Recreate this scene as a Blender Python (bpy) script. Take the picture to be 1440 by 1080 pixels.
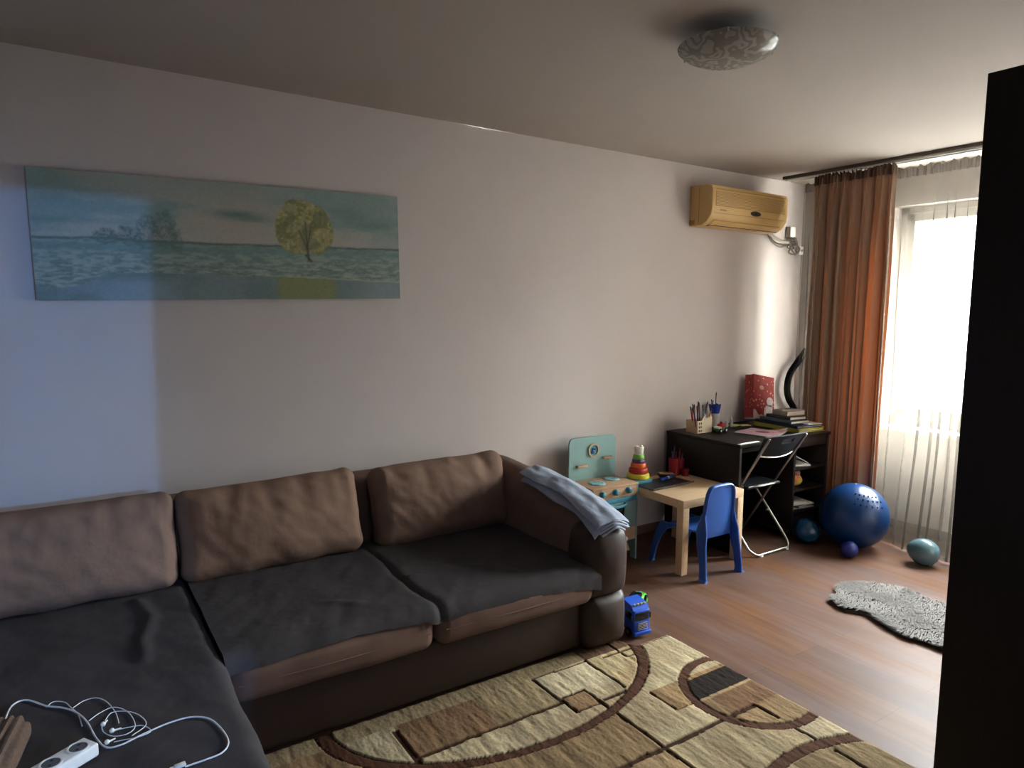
import bpy, bmesh, math, random
import numpy as np
from mathutils import Vector, Matrix, noise
R_ = math.radians
for o in list(bpy.data.objects): bpy.data.objects.remove(o)
scene = bpy.context.scene
COL = scene.collection

# ------------------------------------------------------------------ camera
cam_d = bpy.data.cameras.new('camera'); cam = bpy.data.objects.new('camera', cam_d); COL.objects.link(cam)
scene.camera = cam
cam_d.sensor_width = 36; cam_d.lens = 970.5 / 1440 * 36; cam_d.clip_start = 0.02
P_, RO, YA = R_(6.099), R_(-0.506), R_(33.484)
fw = Vector((math.sin(YA) * math.cos(P_), math.cos(YA) * math.cos(P_), -math.sin(P_)))
ri = Vector((math.cos(YA), -math.sin(YA), 0)); dn = fw.cross(ri)
r2 = ri * math.cos(RO) + dn * math.sin(RO); d2 = -ri * math.sin(RO) + dn * math.cos(RO)
m = Matrix((r2, -d2, -fw)).transposed().to_4x4(); m.translation = (0, 0, 1.54)
cam.matrix_world = m

# ------------------------------------------------------------------ world, daylight, exposure
world = bpy.data.worlds.new('sky'); scene.world = world; world.use_nodes = True
bg = world.node_tree.nodes['Background']
# overcast sky: dim ground and hazy horizon of the street outside, bright cloud cover higher up
_n = world.node_tree.nodes; _l = world.node_tree.links; _tc = _n.new('ShaderNodeTexCoord'); _sx = _n.new('ShaderNodeSeparateXYZ')
_l.new(_tc.outputs['Generated'], _sx.inputs[0]); _mr = _n.new('ShaderNodeMapRange'); _mr.interpolation_type = 'SMOOTHSTEP'
for _i, _v in ((1, 0.02), (2, 0.32), (3, 5.5), (4, 31.0)): _mr.inputs[_i].default_value = _v
_m2 = _n.new('ShaderNodeMapRange'); _m2.interpolation_type = 'SMOOTHSTEP'
for _i, _v in ((1, -0.35), (2, 0.0), (3, 0.5), (4, 1.0)): _m2.inputs[_i].default_value = _v
_mu = _n.new('ShaderNodeMath'); _mu.operation = 'MULTIPLY'
_l.new(_sx.outputs['Z'], _mr.inputs[0]); _l.new(_sx.outputs['Z'], _m2.inputs[0]); _l.new(_mr.outputs[0], _mu.inputs[0]); _l.new(_m2.outputs[0], _mu.inputs[1])
_l.new(_mu.outputs[0], bg.inputs[1]); bg.inputs[0].default_value = (0.97, 0.985, 1.0, 1)
def area(name, loc, rot, sx, sy, power, color, portal=False):
    l = bpy.data.lights.new(name, 'AREA'); l.shape = 'RECTANGLE'; l.size = sx; l.size_y = sy
    l.energy = power; l.color = color
    if portal: l.cycles.is_portal = True
    o = bpy.data.objects.new(name, l); o.location = loc; o.rotation_euler = rot; COL.objects.link(o); return o
area('window_portal', (5.20, 1.80, 1.52), (0, R_(90), 0), 1.6, 1.8, 1, (1, 1, 1), True)
# the cool lamp on the far wall of the hallway behind the camera; its light enters by the doorway
hl = bpy.data.lights.new('hallway_lamp', 'POINT'); hl.energy = 56; hl.color = (0.14, 0.42, 1.0); hl.shadow_soft_size = 0.03
area('hallway_fill', (0.6, -1.9, 2.5), (0, 0, 0), 1.4, 1.4, 6, (0.86, 0.93, 1.0))  # fill light added under the hall ceiling to lift the room's left side
hlo = bpy.data.objects.new('hallway_lamp_light', hl); hlo.location = (1.145, -3.50, 2.0); COL.objects.link(hlo)
scene.view_settings.view_transform = 'Standard'; scene.view_settings.look = 'None'
scene.view_settings.exposure = 2.95; scene.view_settings.gamma = 1.0
scene.view_settings.use_curve_mapping = False
scene.cycles.max_bounces = 10; scene.cycles.diffuse_bounces = 6; scene.cycles.transparent_max_bounces = 24

# ------------------------------------------------------------------ colour + materials
def lin(c):
    return c / 12.92 if c <= 0.04045 else ((c + 0.055) / 1.055) ** 2.4
def C3(h):
    if isinstance(h, str):
        h = h.lstrip('#'); return tuple(lin(int(h[i:i + 2], 16) / 255) for i in (0, 2, 4))
    return tuple(h[:3])
def link(nt, a, b): nt.links.new(a, b)
MATS = {}
def mat(name, col, rough=0.6, metal=0.0, var=0.0, vscale=8.0, bump=0.0, bscale=60.0, stretch=(1, 1, 1), coat=0.0,
        sheen=0.0, trans=0.0, alpha=1.0, spec=0.5, col2=None, bump2=0.0, b2scale=6.0, wear=None, attr=False, ior=1.45):
    if name in MATS: return MATS[name]
    mt = bpy.data.materials.new(name); mt.use_nodes = True; nt = mt.node_tree; N = nt.nodes
    b = N['Principled BSDF']; b.inputs['Roughness'].default_value = rough; b.inputs['Metallic'].default_value = metal
    b.inputs['Coat Weight'].default_value = coat; b.inputs['Sheen Weight'].default_value = sheen
    b.inputs['Transmission Weight'].default_value = trans; b.inputs['Alpha'].default_value = alpha
    b.inputs['Specular IOR Level'].default_value = spec; b.inputs['IOR'].default_value = ior
    c = C3(col); b.inputs['Base Color'].default_value = (*c, 1)
    tc = N.new('ShaderNodeTexCoord'); mp = N.new('ShaderNodeMapping'); mp.inputs['Scale'].default_value = stretch
    link(nt, tc.outputs['Object'], mp.inputs['Vector'])
    base = None
    if attr:
        at = N.new('ShaderNodeAttribute'); at.attribute_name = 'Col'; base = at.outputs['Color']
    if var > 0 or col2 is not None:
        nz = N.new('ShaderNodeTexNoise'); nz.inputs['Scale'].default_value = vscale; nz.inputs['Detail'].default_value = 5
        link(nt, mp.outputs[0], nz.inputs['Vector'])
        rp = N.new('ShaderNodeValToRGB'); rp.color_ramp.elements[0].position = 0.32; rp.color_ramp.elements[1].position = 0.68
        if col2 is not None: a, bb = c, C3(col2)
        else: a = tuple(x * (1 - var) for x in c); bb = tuple(min(1, x * (1 + var)) for x in c)
        rp.color_ramp.elements[0].color = (*a, 1); rp.color_ramp.elements[1].color = (*bb, 1)
        link(nt, nz.outputs['Fac'], rp.inputs[0])
        if attr:
            mx = N.new('ShaderNodeMix'); mx.data_type = 'RGBA'; mx.blend_type = 'MULTIPLY'; mx.inputs[0].default_value = 1
            link(nt, base, mx.inputs[6]); link(nt, rp.outputs[0], mx.inputs[7]); base = mx.outputs[2]
        else: base = rp.outputs[0]
    if wear is not None:   # scuffs at given spots: (centre, radius) list, colour
        spots, wcol = wear
        geo = tc.outputs['Object']; acc = None
        for (cx, cy, cz, rr) in spots:
            d = N.new('ShaderNodeVectorMath'); d.operation = 'DISTANCE'; link(nt, geo, d.inputs[0]); d.inputs[1].default_value = (cx, cy, cz)
            mr = N.new('ShaderNodeMapRange'); link(nt, d.outputs['Value'], mr.inputs[0])
            mr.inputs[1].default_value = rr; mr.inputs[2].default_value = rr * 0.3; mr.inputs[3].default_value = 0; mr.inputs[4].default_value = 1
            if acc is None: acc = mr.outputs[0]
            else:
                ad = N.new('ShaderNodeMath'); ad.operation = 'MAXIMUM'; link(nt, acc, ad.inputs[0]); link(nt, mr.outputs[0], ad.inputs[1]); acc = ad.outputs[0]
        n2 = N.new('ShaderNodeTexNoise'); n2.inputs['Scale'].default_value = 70; n2.inputs['Detail'].default_value = 3; link(nt, geo, n2.inputs['Vector'])
        mu = N.new('ShaderNodeMath'); mu.operation = 'MULTIPLY'; link(nt, n2.outputs['Fac'], mu.inputs[0]); link(nt, acc, mu.inputs[1])
        r3 = N.new('ShaderNodeMapRange'); link(nt, mu.outputs[0], r3.inputs[0]); r3.inputs[1].default_value = 0.50; r3.inputs[2].default_value = 0.56
        mx = N.new('ShaderNodeMix'); mx.data_type = 'RGBA'; link(nt, r3.outputs[0], mx.inputs[0])
        if base is not None: link(nt, base, mx.inputs[6])
        else: mx.inputs[6].default_value = (*c, 1)
        mx.inputs[7].default_value = (*C3(wcol), 1); base = mx.outputs[2]
    if base is not None: link(nt, base, b.inputs['Base Color'])
    if bump > 0 or bump2 > 0:
        prev = None
        for st, sc in ((bump, bscale), (bump2, b2scale)):
            if st <= 0: continue
            nz = N.new('ShaderNodeTexNoise'); nz.inputs['Scale'].default_value = sc; nz.inputs['Detail'].default_value = 3
            link(nt, mp.outputs[0], nz.inputs['Vector'])
            bp = N.new('ShaderNodeBump'); bp.inputs['Strength'].default_value = st; bp.inputs['Distance'].default_value = min(0.009, 0.22 / sc)
            link(nt, nz.outputs['Fac'], bp.inputs['Height'])
            if prev is not None: link(nt, prev, bp.inputs['Normal'])
            prev = bp.outputs[0]
        link(nt, prev, b.inputs['Normal'])
    MATS[name] = mt; return mt

def cloth_translucent(name, col, tcol, mixt, transp, bump=0.0, bscale=200):
    mt = bpy.data.materials.new(name); mt.use_nodes = True; nt = mt.node_tree; N = nt.nodes
    for n in list(N):
        if n.type != 'OUTPUT_MATERIAL': N.remove(n)
    out = [n for n in N if n.type == 'OUTPUT_MATERIAL'][0]
    di = N.new('ShaderNodeBsdfPrincipled'); di.inputs['Base Color'].default_value = (*C3(col), 1); di.inputs['Roughness'].default_value = 0.55
    di.inputs['Sheen Weight'].default_value = 0.3
    tr = N.new('ShaderNodeBsdfTranslucent'); tr.inputs['Color'].default_value = (*C3(tcol), 1)
    m1 = N.new('ShaderNodeMixShader'); m1.inputs[0].default_value = mixt
    link(nt, di.outputs[0], m1.inputs[1]); link(nt, tr.outputs[0], m1.inputs[2])
    if bump:
        tc = N.new('ShaderNodeTexCoord'); nz = N.new('ShaderNodeTexNoise'); nz.inputs['Scale'].default_value = bscale
        link(nt, tc.outputs['Object'], nz.inputs['Vector']); bp = N.new('ShaderNodeBump'); bp.inputs['Strength'].default_value = bump
        bp.inputs['Distance'].default_value = 0.003
        link(nt, nz.outputs['Fac'], bp.inputs['Height']); link(nt, bp.outputs[0], di.inputs['Normal'])
    last = m1.outputs[0]
    if transp > 0:
        tp = N.new('ShaderNodeBsdfTransparent'); m2 = N.new('ShaderNodeMixShader')
        m2.inputs[0].default_value = transp
        link(nt, last, m2.inputs[1]); link(nt, tp.outputs[0], m2.inputs[2]); last = m2.outputs[0]
    link(nt, last, out.inputs['Surface'])
    MATS[name] = mt; return mt

# ------------------------------------------------------------------ mesh helper
class MB:
    def __init__(s): s.v = []; s.f = []; s.mi = []; s.cur = 0; s.M = Matrix()
    def add(s, vs, fs):
        o = len(s.v); s.v += [s.M @ Vector(v) for v in vs]; s.f += [[i + o for i in f] for f in fs]; s.mi += [s.cur] * len(fs); return s
    def box(s, c, h, r=0.003, k=1, mid=1, puff=(0, 0, 0), fn=None, rot=None):
        """rounded box, c centre, h half sizes"""
        r = min(r, min(h) * 0.999)
        ax = []
        for a in range(3):
            H = h[a]; n = mid if isinstance(mid, int) else mid[a]
            t = [r * math.tan(math.pi / 4 * i / k) for i in range(k, 0, -1)]
            L = [-(H - r) - x for x in t] + [-(H - r) + 2 * (H - r) * i / n for i in range(n + 1)] + [(H - r) + x for x in reversed(t)]
            ax.append(L)
        idx = {}; vs = []; fs = []
        nx = [len(L) - 1 for L in ax]
        def vid(i, j, l):
            key = (i, j, l)
            if key in idx: return idx[key]
            p = Vector((ax[0][i], ax[1][j], ax[2][l]))
            inn = Vector([max(-(h[a] - r), min(h[a] - r, p[a])) for a in range(3)])
            d = p - inn
            q = inn + d.normalized() * r if d.length > 1e-9 else p
            if any(puff):
                u = [max(-1, min(1, q[a] / h[a])) for a in range(3)]
                add = [puff[a] * u[a] * (1 - u[(a + 1) % 3] ** 2) * (1 - u[(a + 2) % 3] ** 2) for a in range(3)]
                q = q + Vector(add)
            if fn: q = fn(q)
            if rot: q = rot @ q
            idx[key] = len(vs); vs.append(q + Vector(c)); return idx[key]
        for a in range(3):
            b_, c_ = (a + 1) % 3, (a + 2) % 3
            for side in (0, nx[a]):
                for i in range(nx[b_]):
                    for j in range(nx[c_]):
                        def g(ii, jj):
                            k3 = [0, 0, 0]; k3[a] = side; k3[b_] = ii; k3[c_] = jj; return vid(*k3)
                        q = [g(i, j), g(i + 1, j), g(i + 1, j + 1), g(i, j + 1)]
                        fs.append(q if side else q[::-1])
        return s.add(vs, fs)
    def b2(s, x0, x1, y0, y1, z0, z1, r=0.003, **kw):
        return s.box(((x0 + x1) / 2, (y0 + y1) / 2, (z0 + z1) / 2), (abs(x1 - x0) / 2, abs(y1 - y0) / 2, abs(z1 - z0) / 2), r, **kw)
    def lathe(s, prof, c=(0, 0, 0), seg=32, rot=None, sx=1, sy=1, cap=True):
        vs = []; fs = []; n = len(prof)
        for i in range(seg):
            a = 2 * math.pi * i / seg
            for (r, z) in prof:
                p = Vector((r * math.cos(a) * sx, r * math.sin(a) * sy, z)); p = rot @ p if rot else p
                vs.append(p + Vector(c))
        for i in range(seg):
            j = (i + 1) % seg
            for k in range(n - 1): fs.append([i * n + k, j * n + k, j * n + k + 1, i * n + k + 1])
        if cap:
            if prof[0][0] > 1e-6: fs.append([i * n for i in range(seg)][::-1])
            if prof[-1][0] > 1e-6: fs.append([i * n + n - 1 for i in range(seg)])
        return s.add(vs, fs)
    def cyl(s, p0, p1, r, r1=None, seg=16):
        p0 = Vector(p0); p1 = Vector(p1); d = p1 - p0
        q = d.to_track_quat('Z', 'Y').to_matrix()
        return s.lathe([(r, 0), (r if r1 is None else r1, d.length)], p0, seg, q)
    def sph(s, c, r, seg=24, sc=(1, 1, 1), rot=None):
        n = seg // 2; pr = [(r * math.sin(math.pi * i / n) * 1.0, -r * math.cos(math.pi * i / n) * sc[2]) for i in range(n + 1)]
        pr = [(max(a, 1e-5), b) for a, b in pr]
        return s.lathe(pr, c, seg, rot, sc[0], sc[1], cap=False)
    def tube(s, pts, r, seg=8, closed=False, sub=6, flat=1.0):
        P = [Vector(p) for p in pts]
        if sub > 1 and len(P) > 2:
            Q = []; n = len(P); rng = n if closed else n - 1
            for i in range(rng):
                a, b, c, d = (P[(i - 1) % n] if closed or i > 0 else P[0] * 2 - P[1]), P[i], P[(i + 1) % n], (P[(i + 2) % n] if closed or i + 2 < n else P[-1] * 2 - P[-2])
                for k in range(sub):
                    t = k / sub
                    Q.append(0.5 * ((2 * b) + (c - a) * t + (2 * a - 5 * b + 4 * c - d) * t * t + (3 * b - a - 3 * c + d) * t ** 3))
            if not closed: Q.append(P[-1])
            P = Q
        n = len(P); T = [(P[(i + 1) % n if closed else min(i + 1, n - 1)] - P[(i - 1) if closed or i > 0 else 0]).normalized() for i in range(n)]
        up = Vector((0, 0, 1)) if abs(T[0].z) < 0.9 else Vector((0, 1, 0)); nn = (up - T[0] * up.dot(T[0])).normalized()
        vs = []; fs = []
        for i in range(n):
            nn = (nn - T[i] * nn.dot(T[i])).normalized(); bb = T[i].cross(nn)
            rr = r[min(len(r) - 1, int(i / n * len(r)))] if isinstance(r, (list, tuple)) else r
            for k in range(seg):
                a = 2 * math.pi * k / seg; vs.append(P[i] + nn * math.cos(a) * rr * flat + bb * math.sin(a) * rr)
        for i in range(n if closed else n - 1):
            j = (i + 1) % n
            for k in range(seg): fs.append([i * seg + k, i * seg + (k + 1) % seg, j * seg + (k + 1) % seg, j * seg + k])
        if not closed: fs.append(list(range(seg))[::-1]); fs.append([(n - 1) * seg + k for k in range(seg)])
        return s.add(vs, fs)
    def prism(s, poly, a, b, axis=2):
        """poly list of 2D points extruded from a to b along axis"""
        def mk(p, t):
            if axis == 2: return (p[0], p[1], t)
            if axis == 1: return (p[0], t, p[1])
            return (t, p[0], p[1])
        n = len(poly); vs = [mk(p, a) for p in poly] + [mk(p, b) for p in poly]
        fs = [list(range(n))[::-1], [n + i for i in range(n)]] + [[i, (i + 1) % n, n + (i + 1) % n, n + i] for i in range(n)]
        return s.add(vs, fs)
    def grid(s, fn, nu, nv, thick=None):
        vs = [Vector(fn(i / nu, j / nv)) for i in range(nu + 1) for j in range(nv + 1)]; w = nv + 1
        fs = [[i * w + j, (i + 1) * w + j, (i + 1) * w + j + 1, i * w + j + 1] for i in range(nu) for j in range(nv)]
        if thick:
            nrm = [Vector() for _ in vs]
            for f in fs:
                nn = (vs[f[2]] - vs[f[0]]).cross(vs[f[3]] - vs[f[1]])
                for k in f: nrm[k] = nrm[k] + nn
            o = len(vs); vs2 = [v - n_.normalized() * thick if n_.length > 0 else v for v, n_ in zip(vs, nrm)]
            fs2 = [[k + o for k in f[::-1]] for f in fs]
            bd = [i * w for i in range(nu + 1)] + [nu * w + j for j in range(1, nv + 1)] + [i * w + nv for i in range(nu - 1, -1, -1)] + [j for j in range(nv - 1, 0, -1)]
            fs3 = [[bd[i], bd[(i + 1) % len(bd)], bd[(i + 1) % len(bd)] + o, bd[i] + o] for i in range(len(bd))]
            vs = vs + vs2; fs = fs + fs2 + fs3
        return s.add(vs, fs)

def obj(name, mb, mt, parent=None, loc=(0, 0, 0), rot=(0, 0, 0), world_coords=False, sharp=0.75, fix=True):
    """one mesh object; world_coords: vertices are given in room coordinates and made relative to loc / the parent"""
    me = bpy.data.meshes.new(name)
    off = Vector((0, 0, 0))
    if world_coords: off = Vector(parent.location) if parent and not parent.parent else (Vector(parent.parent.location) + Vector(parent.location) if parent else Vector(loc))
    me.from_pydata([tuple(v - off) for v in mb.v], [], mb.f)
    for mm in (mt if isinstance(mt, (list, tuple)) else [mt]): me.materials.append(mm)
    me.polygons.foreach_set('material_index', mb.mi)
    bm = bmesh.new(); bm.from_mesh(me)
    if fix: bmesh.ops.recalc_face_normals(bm, faces=bm.faces)
    for f in bm.faces: f.smooth = True
    for e in bm.edges:
        if len(e.link_faces) == 2 and e.calc_face_angle(0) > sharp: e.smooth = False
    bm.to_mesh(me); bm.free()
    o = bpy.data.objects.new(name, me); COL.objects.link(o)
    if parent: o.parent = parent
    if not (world_coords and parent): o.location = loc
    o.rotation_euler = rot
    return o
def tag(o, label=None, cat=None, group=None, kind=None):
    if label: o['label'] = label
    if cat: o['category'] = cat
    if group: o['group'] = group
    if kind: o['kind'] = kind
    return o
def thing(name, label, cat, loc=(0, 0, 0), rotz=0, group=None):
    o = bpy.data.objects.new(name, None); COL.objects.link(o); o.location = loc; o.rotation_euler = (0, 0, rotz)
    o.empty_display_size = 0.05
    return tag(o, label, cat, group)
def struct(name, mb, mt, parent=None):
    o = obj(name, mb, mt, parent, fix=True)
    if parent is None: o['kind'] = 'structure'
    return o
def copy_tree(o, parent=None):
    c = o.copy(); COL.objects.link(c); c.parent = parent
    for ch in [x for x in bpy.data.objects if x.parent == o]: copy_tree(ch, c)
    return c
RX = lambda a: Matrix.Rotation(a, 3, 'X'); RY = lambda a: Matrix.Rotation(a, 3, 'Y'); RZ = lambda a: Matrix.Rotation(a, 3, 'Z')

# numpy value noise for coloured surfaces
def vnoise(x, y, seed=0):
    rs = np.random.RandomState(seed); T = rs.rand(256, 256)
    xi = np.floor(x).astype(int); yi = np.floor(y).astype(int); fx = x - xi; fy = y - yi
    fx = fx * fx * (3 - 2 * fx); fy = fy * fy * (3 - 2 * fy)
    g = lambda a, b: T[a % 256, b % 256]
    return (g(xi, yi) * (1 - fx) + g(xi + 1, yi) * fx) * (1 - fy) + (g(xi, yi + 1) * (1 - fx) + g(xi + 1, yi + 1) * fx) * fy
def fbm(x, y, seed=0, o=4):
    t = 0; a = 0.5; s = 0
    for i in range(o): t = t + a * vnoise(x * 2 ** i, y * 2 ** i, seed + i); s += a; a *= 0.5
    return t / s
def np_lin(c):
    c = np.clip(c, 0, 1); return np.where(c <= 0.04045, c / 12.92, ((c + 0.055) / 1.055) ** 2.4)
def rgb(h): h = h.lstrip('#'); return np.array([int(h[i:i + 2], 16) / 255 for i in (0, 2, 4)])
def colour_mesh(name, X, Y, Z, colr, mt, parent=None, skirt=None, flip=False):
    """grid mesh from arrays (nu,nv) with a surface colour attribute"""
    nu, nv = X.shape; co = np.stack([X, Y, Z], -1).reshape(-1, 3); idx = np.arange(nu * nv).reshape(nu, nv)
    q = np.stack([idx[:-1, :-1], idx[1:, :-1], idx[1:, 1:], idx[:-1, 1:]], -1).reshape(-1, 4)
    if flip: q = q[:, ::-1]
    cl = colr.reshape(-1, 3)
    if skirt is not None:
        bd = np.concatenate([idx[:, 0], idx[-1, 1:], idx[-2::-1, -1], idx[0, -2:0:-1]])
        low = co[bd].copy(); low[:, 2] = skirt
        n0 = len(co); co = np.vstack([co, low]); cl = np.vstack([cl, cl[bd] * 0 + cl[bd]])
        m_ = len(bd); a = np.arange(m_); b = (a + 1) % m_
        q2 = np.stack([bd[b], bd[a], n0 + a, n0 + b], -1); q = np.vstack([q, q2])
    me = bpy.data.meshes.new(name); me.from_pydata(co.tolist(), [], q.tolist())
    ca = me.color_attributes.new('Col', 'FLOAT_COLOR', 'POINT')
    ca.data.foreach_set('color', np.hstack([np_lin(cl), np.ones((len(cl), 1))]).astype(np.float32).ravel())
    me.polygons.foreach_set('use_smooth', [True] * len(q)); me.materials.append(mt)
    o = bpy.data.objects.new(name, me); COL.objects.link(o)
    if parent: o.parent = parent
    return o

# ------------------------------------------------------------------ materials
M_wall = mat('wall_paint', '#c9c0bc', 0.9, var=0.015, vscale=3, bump=0.08, bscale=160, bump2=0.03, b2scale=4)
M_ceil = mat('ceiling_paint', '#b3aaa1', 0.9, var=0.015, vscale=2, bump=0.06, bscale=90)
M_wdark = mat('wenge_wood', '#170f0d', 0.45, spec=0.3, var=0.2, vscale=6, stretch=(12, 12, 0.8), bump=0.05, bscale=40)
M_fabric = mat('taupe_velour', '#6a5348', 0.85, var=0.07, vscale=14, bump=0.25, bscale=420, bump2=0.2, b2scale=16, spec=0.2)
M_cush = mat('taupe_cushion', '#7a6153', 0.88, var=0.06, vscale=12, bump=0.25, bscale=420, bump2=0.35, b2scale=22, spec=0.2)
M_leather = mat('brown_leatherette', '#30211a', 0.5, spec=0.35, var=0.08, vscale=10, bump=0.12, bscale=350, bump2=0.1, b2scale=14,
                wear=([(1.66, 2.26, 0.13, 0.07), (2.02, 2.36, 0.585, 0.10), (1.90, 2.30, 0.50, 0.07), (1.90, 2.27, 0.42, 0.05)], '#8a7a70'))
M_throw = mat('dark_grey_throw', '#403c3d', 0.92, var=0.12, vscale=7, bump=0.35, bscale=500, bump2=0.3, b2scale=18, spec=0.15)
M_white = mat('white_plastic', '#dcdad6', 0.35)
M_birch = mat('birch_veneer', '#cdb08c', 0.5, var=0.06, vscale=5, stretch=(2, 14, 14))
M_lightwood = mat('light_beech', '#b89676', 0.55, var=0.08, vscale=6, stretch=(3, 20, 20))
M_teal = mat('teal_paint', '#7ea19d', 0.5, var=0.02, vscale=5)
M_teal_d = mat('deep_teal_paint', '#3d8593', 0.45)
M_skyblue = mat('sky_blue_paint', '#4b8fa3', 0.5)
M_black = mat('black_plastic', '#121416', 0.4)
M_steel = mat('brushed_steel', '#9b958e', 0.36, metal=0.9)
M_blue = mat('royal_blue_plastic', '#26529c', 0.42, bump=0.05, bscale=300)
M_red = mat('red_plastic', '#a3141d', 0.35)
M_paper = mat('white_paper', '#d8d5d0', 0.8)
M_pages = mat('book_pages', '#cfc6b5', 0.85, var=0.08, vscale=4, stretch=(2, 2, 220))
M_chrome = mat('chrome', '#c8c8c8', 0.15, metal=1.0)

# floor: laminate planks running along y
def floor_mat():
    mt = bpy.data.materials.new('laminate_oak'); mt.use_nodes = True; nt = mt.node_tree; N = nt.nodes; b = N['Principled BSDF']
    tc = N.new('ShaderNodeTexCoord'); mp = N.new('ShaderNodeMapping'); mp.inputs['Rotation'].default_value = (0, 0, R_(90))
    link(nt, tc.outputs['Object'], mp.inputs['Vector'])
    br = N.new('ShaderNodeTexBrick'); link(nt, mp.outputs[0], br.inputs['Vector'])
    br.inputs['Scale'].default_value = 1; br.inputs['Brick Width'].default_value = 1.29; br.inputs['Row Height'].default_value = 0.193
    br.inputs['Mortar Size'].default_value = 0.0018; br.inputs['Mortar Smooth'].default_value = 0.2; br.offset = 0.37
    br.inputs['Color1'].default_value = (*C3('#a07f68'), 1); br.inputs['Color2'].default_value = (*C3('#7d6253'), 1); br.inputs['Mortar'].default_value = (*C3('#4b3a30'), 1)
    m2 = N.new('ShaderNodeMapping'); m2.inputs['Scale'].default_value = (9, 0.9, 1); link(nt, tc.outputs['Object'], m2.inputs['Vector'])
    nz = N.new('ShaderNodeTexNoise'); nz.inputs['Scale'].default_value = 2.2; nz.inputs['Detail'].default_value = 7; nz.inputs['Roughness'].default_value = 0.62
    nz.inputs['Distortion'].default_value = 0.6
    link(nt, m2.outputs[0], nz.inputs['Vector'])
    rp = N.new('ShaderNodeValToRGB'); e = rp.color_ramp.elements; e[0].position = 0.34; e[0].color = (*C3('#7c5742'), 1); e[1].position = 0.72; e[1].color = (*C3('#e0d5cf'), 1)
    link(nt, nz.outputs['Fac'], rp.inputs[0])
    mx = N.new('ShaderNodeMix'); mx.data_type = 'RGBA'; mx.blend_type = 'MULTIPLY'; mx.inputs[0].default_value = 0.85
    link(nt, br.outputs['Color'], mx.inputs[6]); link(nt, rp.outputs[0], mx.inputs[7])
    m3 = N.new('ShaderNodeMapping'); m3.inputs['Scale'].default_value = (2.4, 0.7, 1); link(nt, tc.outputs['Object'], m3.inputs['Vector'])
    n3 = N.new('ShaderNodeTexNoise'); n3.inputs['Scale'].default_value = 2.5; n3.inputs['Detail'].default_value = 3; link(nt, m3.outputs[0], n3.inputs['Vector'])
    r3 = N.new('ShaderNodeValToRGB'); e = r3.color_ramp.elements; e[0].position = 0.35; e[0].color = (*C3('#8d7364'), 1); e[1].position = 0.65; e[1].color = (*C3('#8d8486'), 1)
    link(nt, n3.outputs['Fac'], r3.inputs[0])
    mx2 = N.new('ShaderNodeMix'); mx2.data_type = 'RGBA'; mx2.inputs[0].default_value = 0.35
    link(nt, mx.outputs[2], mx2.inputs[6]); link(nt, r3.outputs[0], mx2.inputs[7])
    hs = N.new('ShaderNodeHueSaturation'); hs.inputs['Value'].default_value = 0.60; hs.inputs['Saturation'].default_value = 1.3; link(nt, mx2.outputs[2], hs.inputs['Color'])
    link(nt, hs.outputs[0], b.inputs['Base Color'])
    b.inputs['Roughness'].default_value = 0.5; b.inputs['Specular IOR Level'].default_value = 0.14
    bp = N.new('ShaderNodeBump'); bp.inputs['Strength'].default_value = 0.12; bp.inputs['Distance'].default_value = 0.002
    link(nt, nz.outputs['Fac'], bp.inputs['Height']); link(nt, bp.outputs[0], b.inputs['Normal'])
    return mt
M_floor = floor_mat()

# ------------------------------------------------------------------ the room
XW, YB, H = 5.009, 3.401, 2.547
XL, YF0, YF1 = -1.15, 0.02, 0.15      # left wall, front wall (with the doorway the photo is taken from)
b = MB().b2(XL - 0.1, XW + 0.3, -3.8, YB + 0.1, -0.1, 0.0, 0.0005); struct('floor', b, M_floor)
b = MB().b2(XL - 0.1, XW + 0.3, -3.8, YB + 0.1, H, H + 0.1, 0.0005); struct('ceiling', b, M_ceil)
b = MB().b2(XL - 0.1, XW + 0.3, YB, YB + 0.1, 0.0, H, 0.0005); struct('wall_back', b, M_wall)
b = MB().b2(XL - 0.1, XL, -3.8, YB, 0.0, H, 0.0005); struct('wall_left', b, M_wall)
# window wall with an opening
WY0, WY1, WZ0, WZ1 = 0.90, 2.678, 0.745, 2.29
b = MB()
b.b2(XW, XW + 0.28, YF0, WY0, 0, H, 0.0005); b.b2(XW, XW + 0.28, WY1, YB, 0, H, 0.0005)
b.b2(XW, XW + 0.28, WY0, WY1, 0, WZ0, 0.0005); b.b2(XW, XW + 0.28, WY0, WY1, WZ1, H, 0.0005)
struct('wall_right', b, M_wall)
# front wall with the doorway, hallway behind
DX0, DX1, DZ = -0.17, 0.743, 2.0
b = MB(); b.b2(XL, DX0, YF0, YF1, 0, H, 0.0005); b.b2(DX1, XW, YF0, YF1, 0, H, 0.0005); b.b2(DX0, DX1, YF0, YF1, DZ, H, 0.0005)
struct('wall_front', b, M_wall)
b = MB(); b.b2(XL, XW, -3.8, -3.7, 0, H, 0.0005); b.b2(2.2, 2.3, -3.7, YF0, 0, H, 0.0005); struct('wall_hallway', b, M_wall)
# unseen slab added outside, right of the window, to block oblique sky light
b = MB().b2(5.6, 9.6, -1.25, -0.85, -3.0, 6.5, 0.0005); struct('sky_blocker_outside', b, mat('blocker_grey', '#8f8a82', 0.9, var=0.05))
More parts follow.
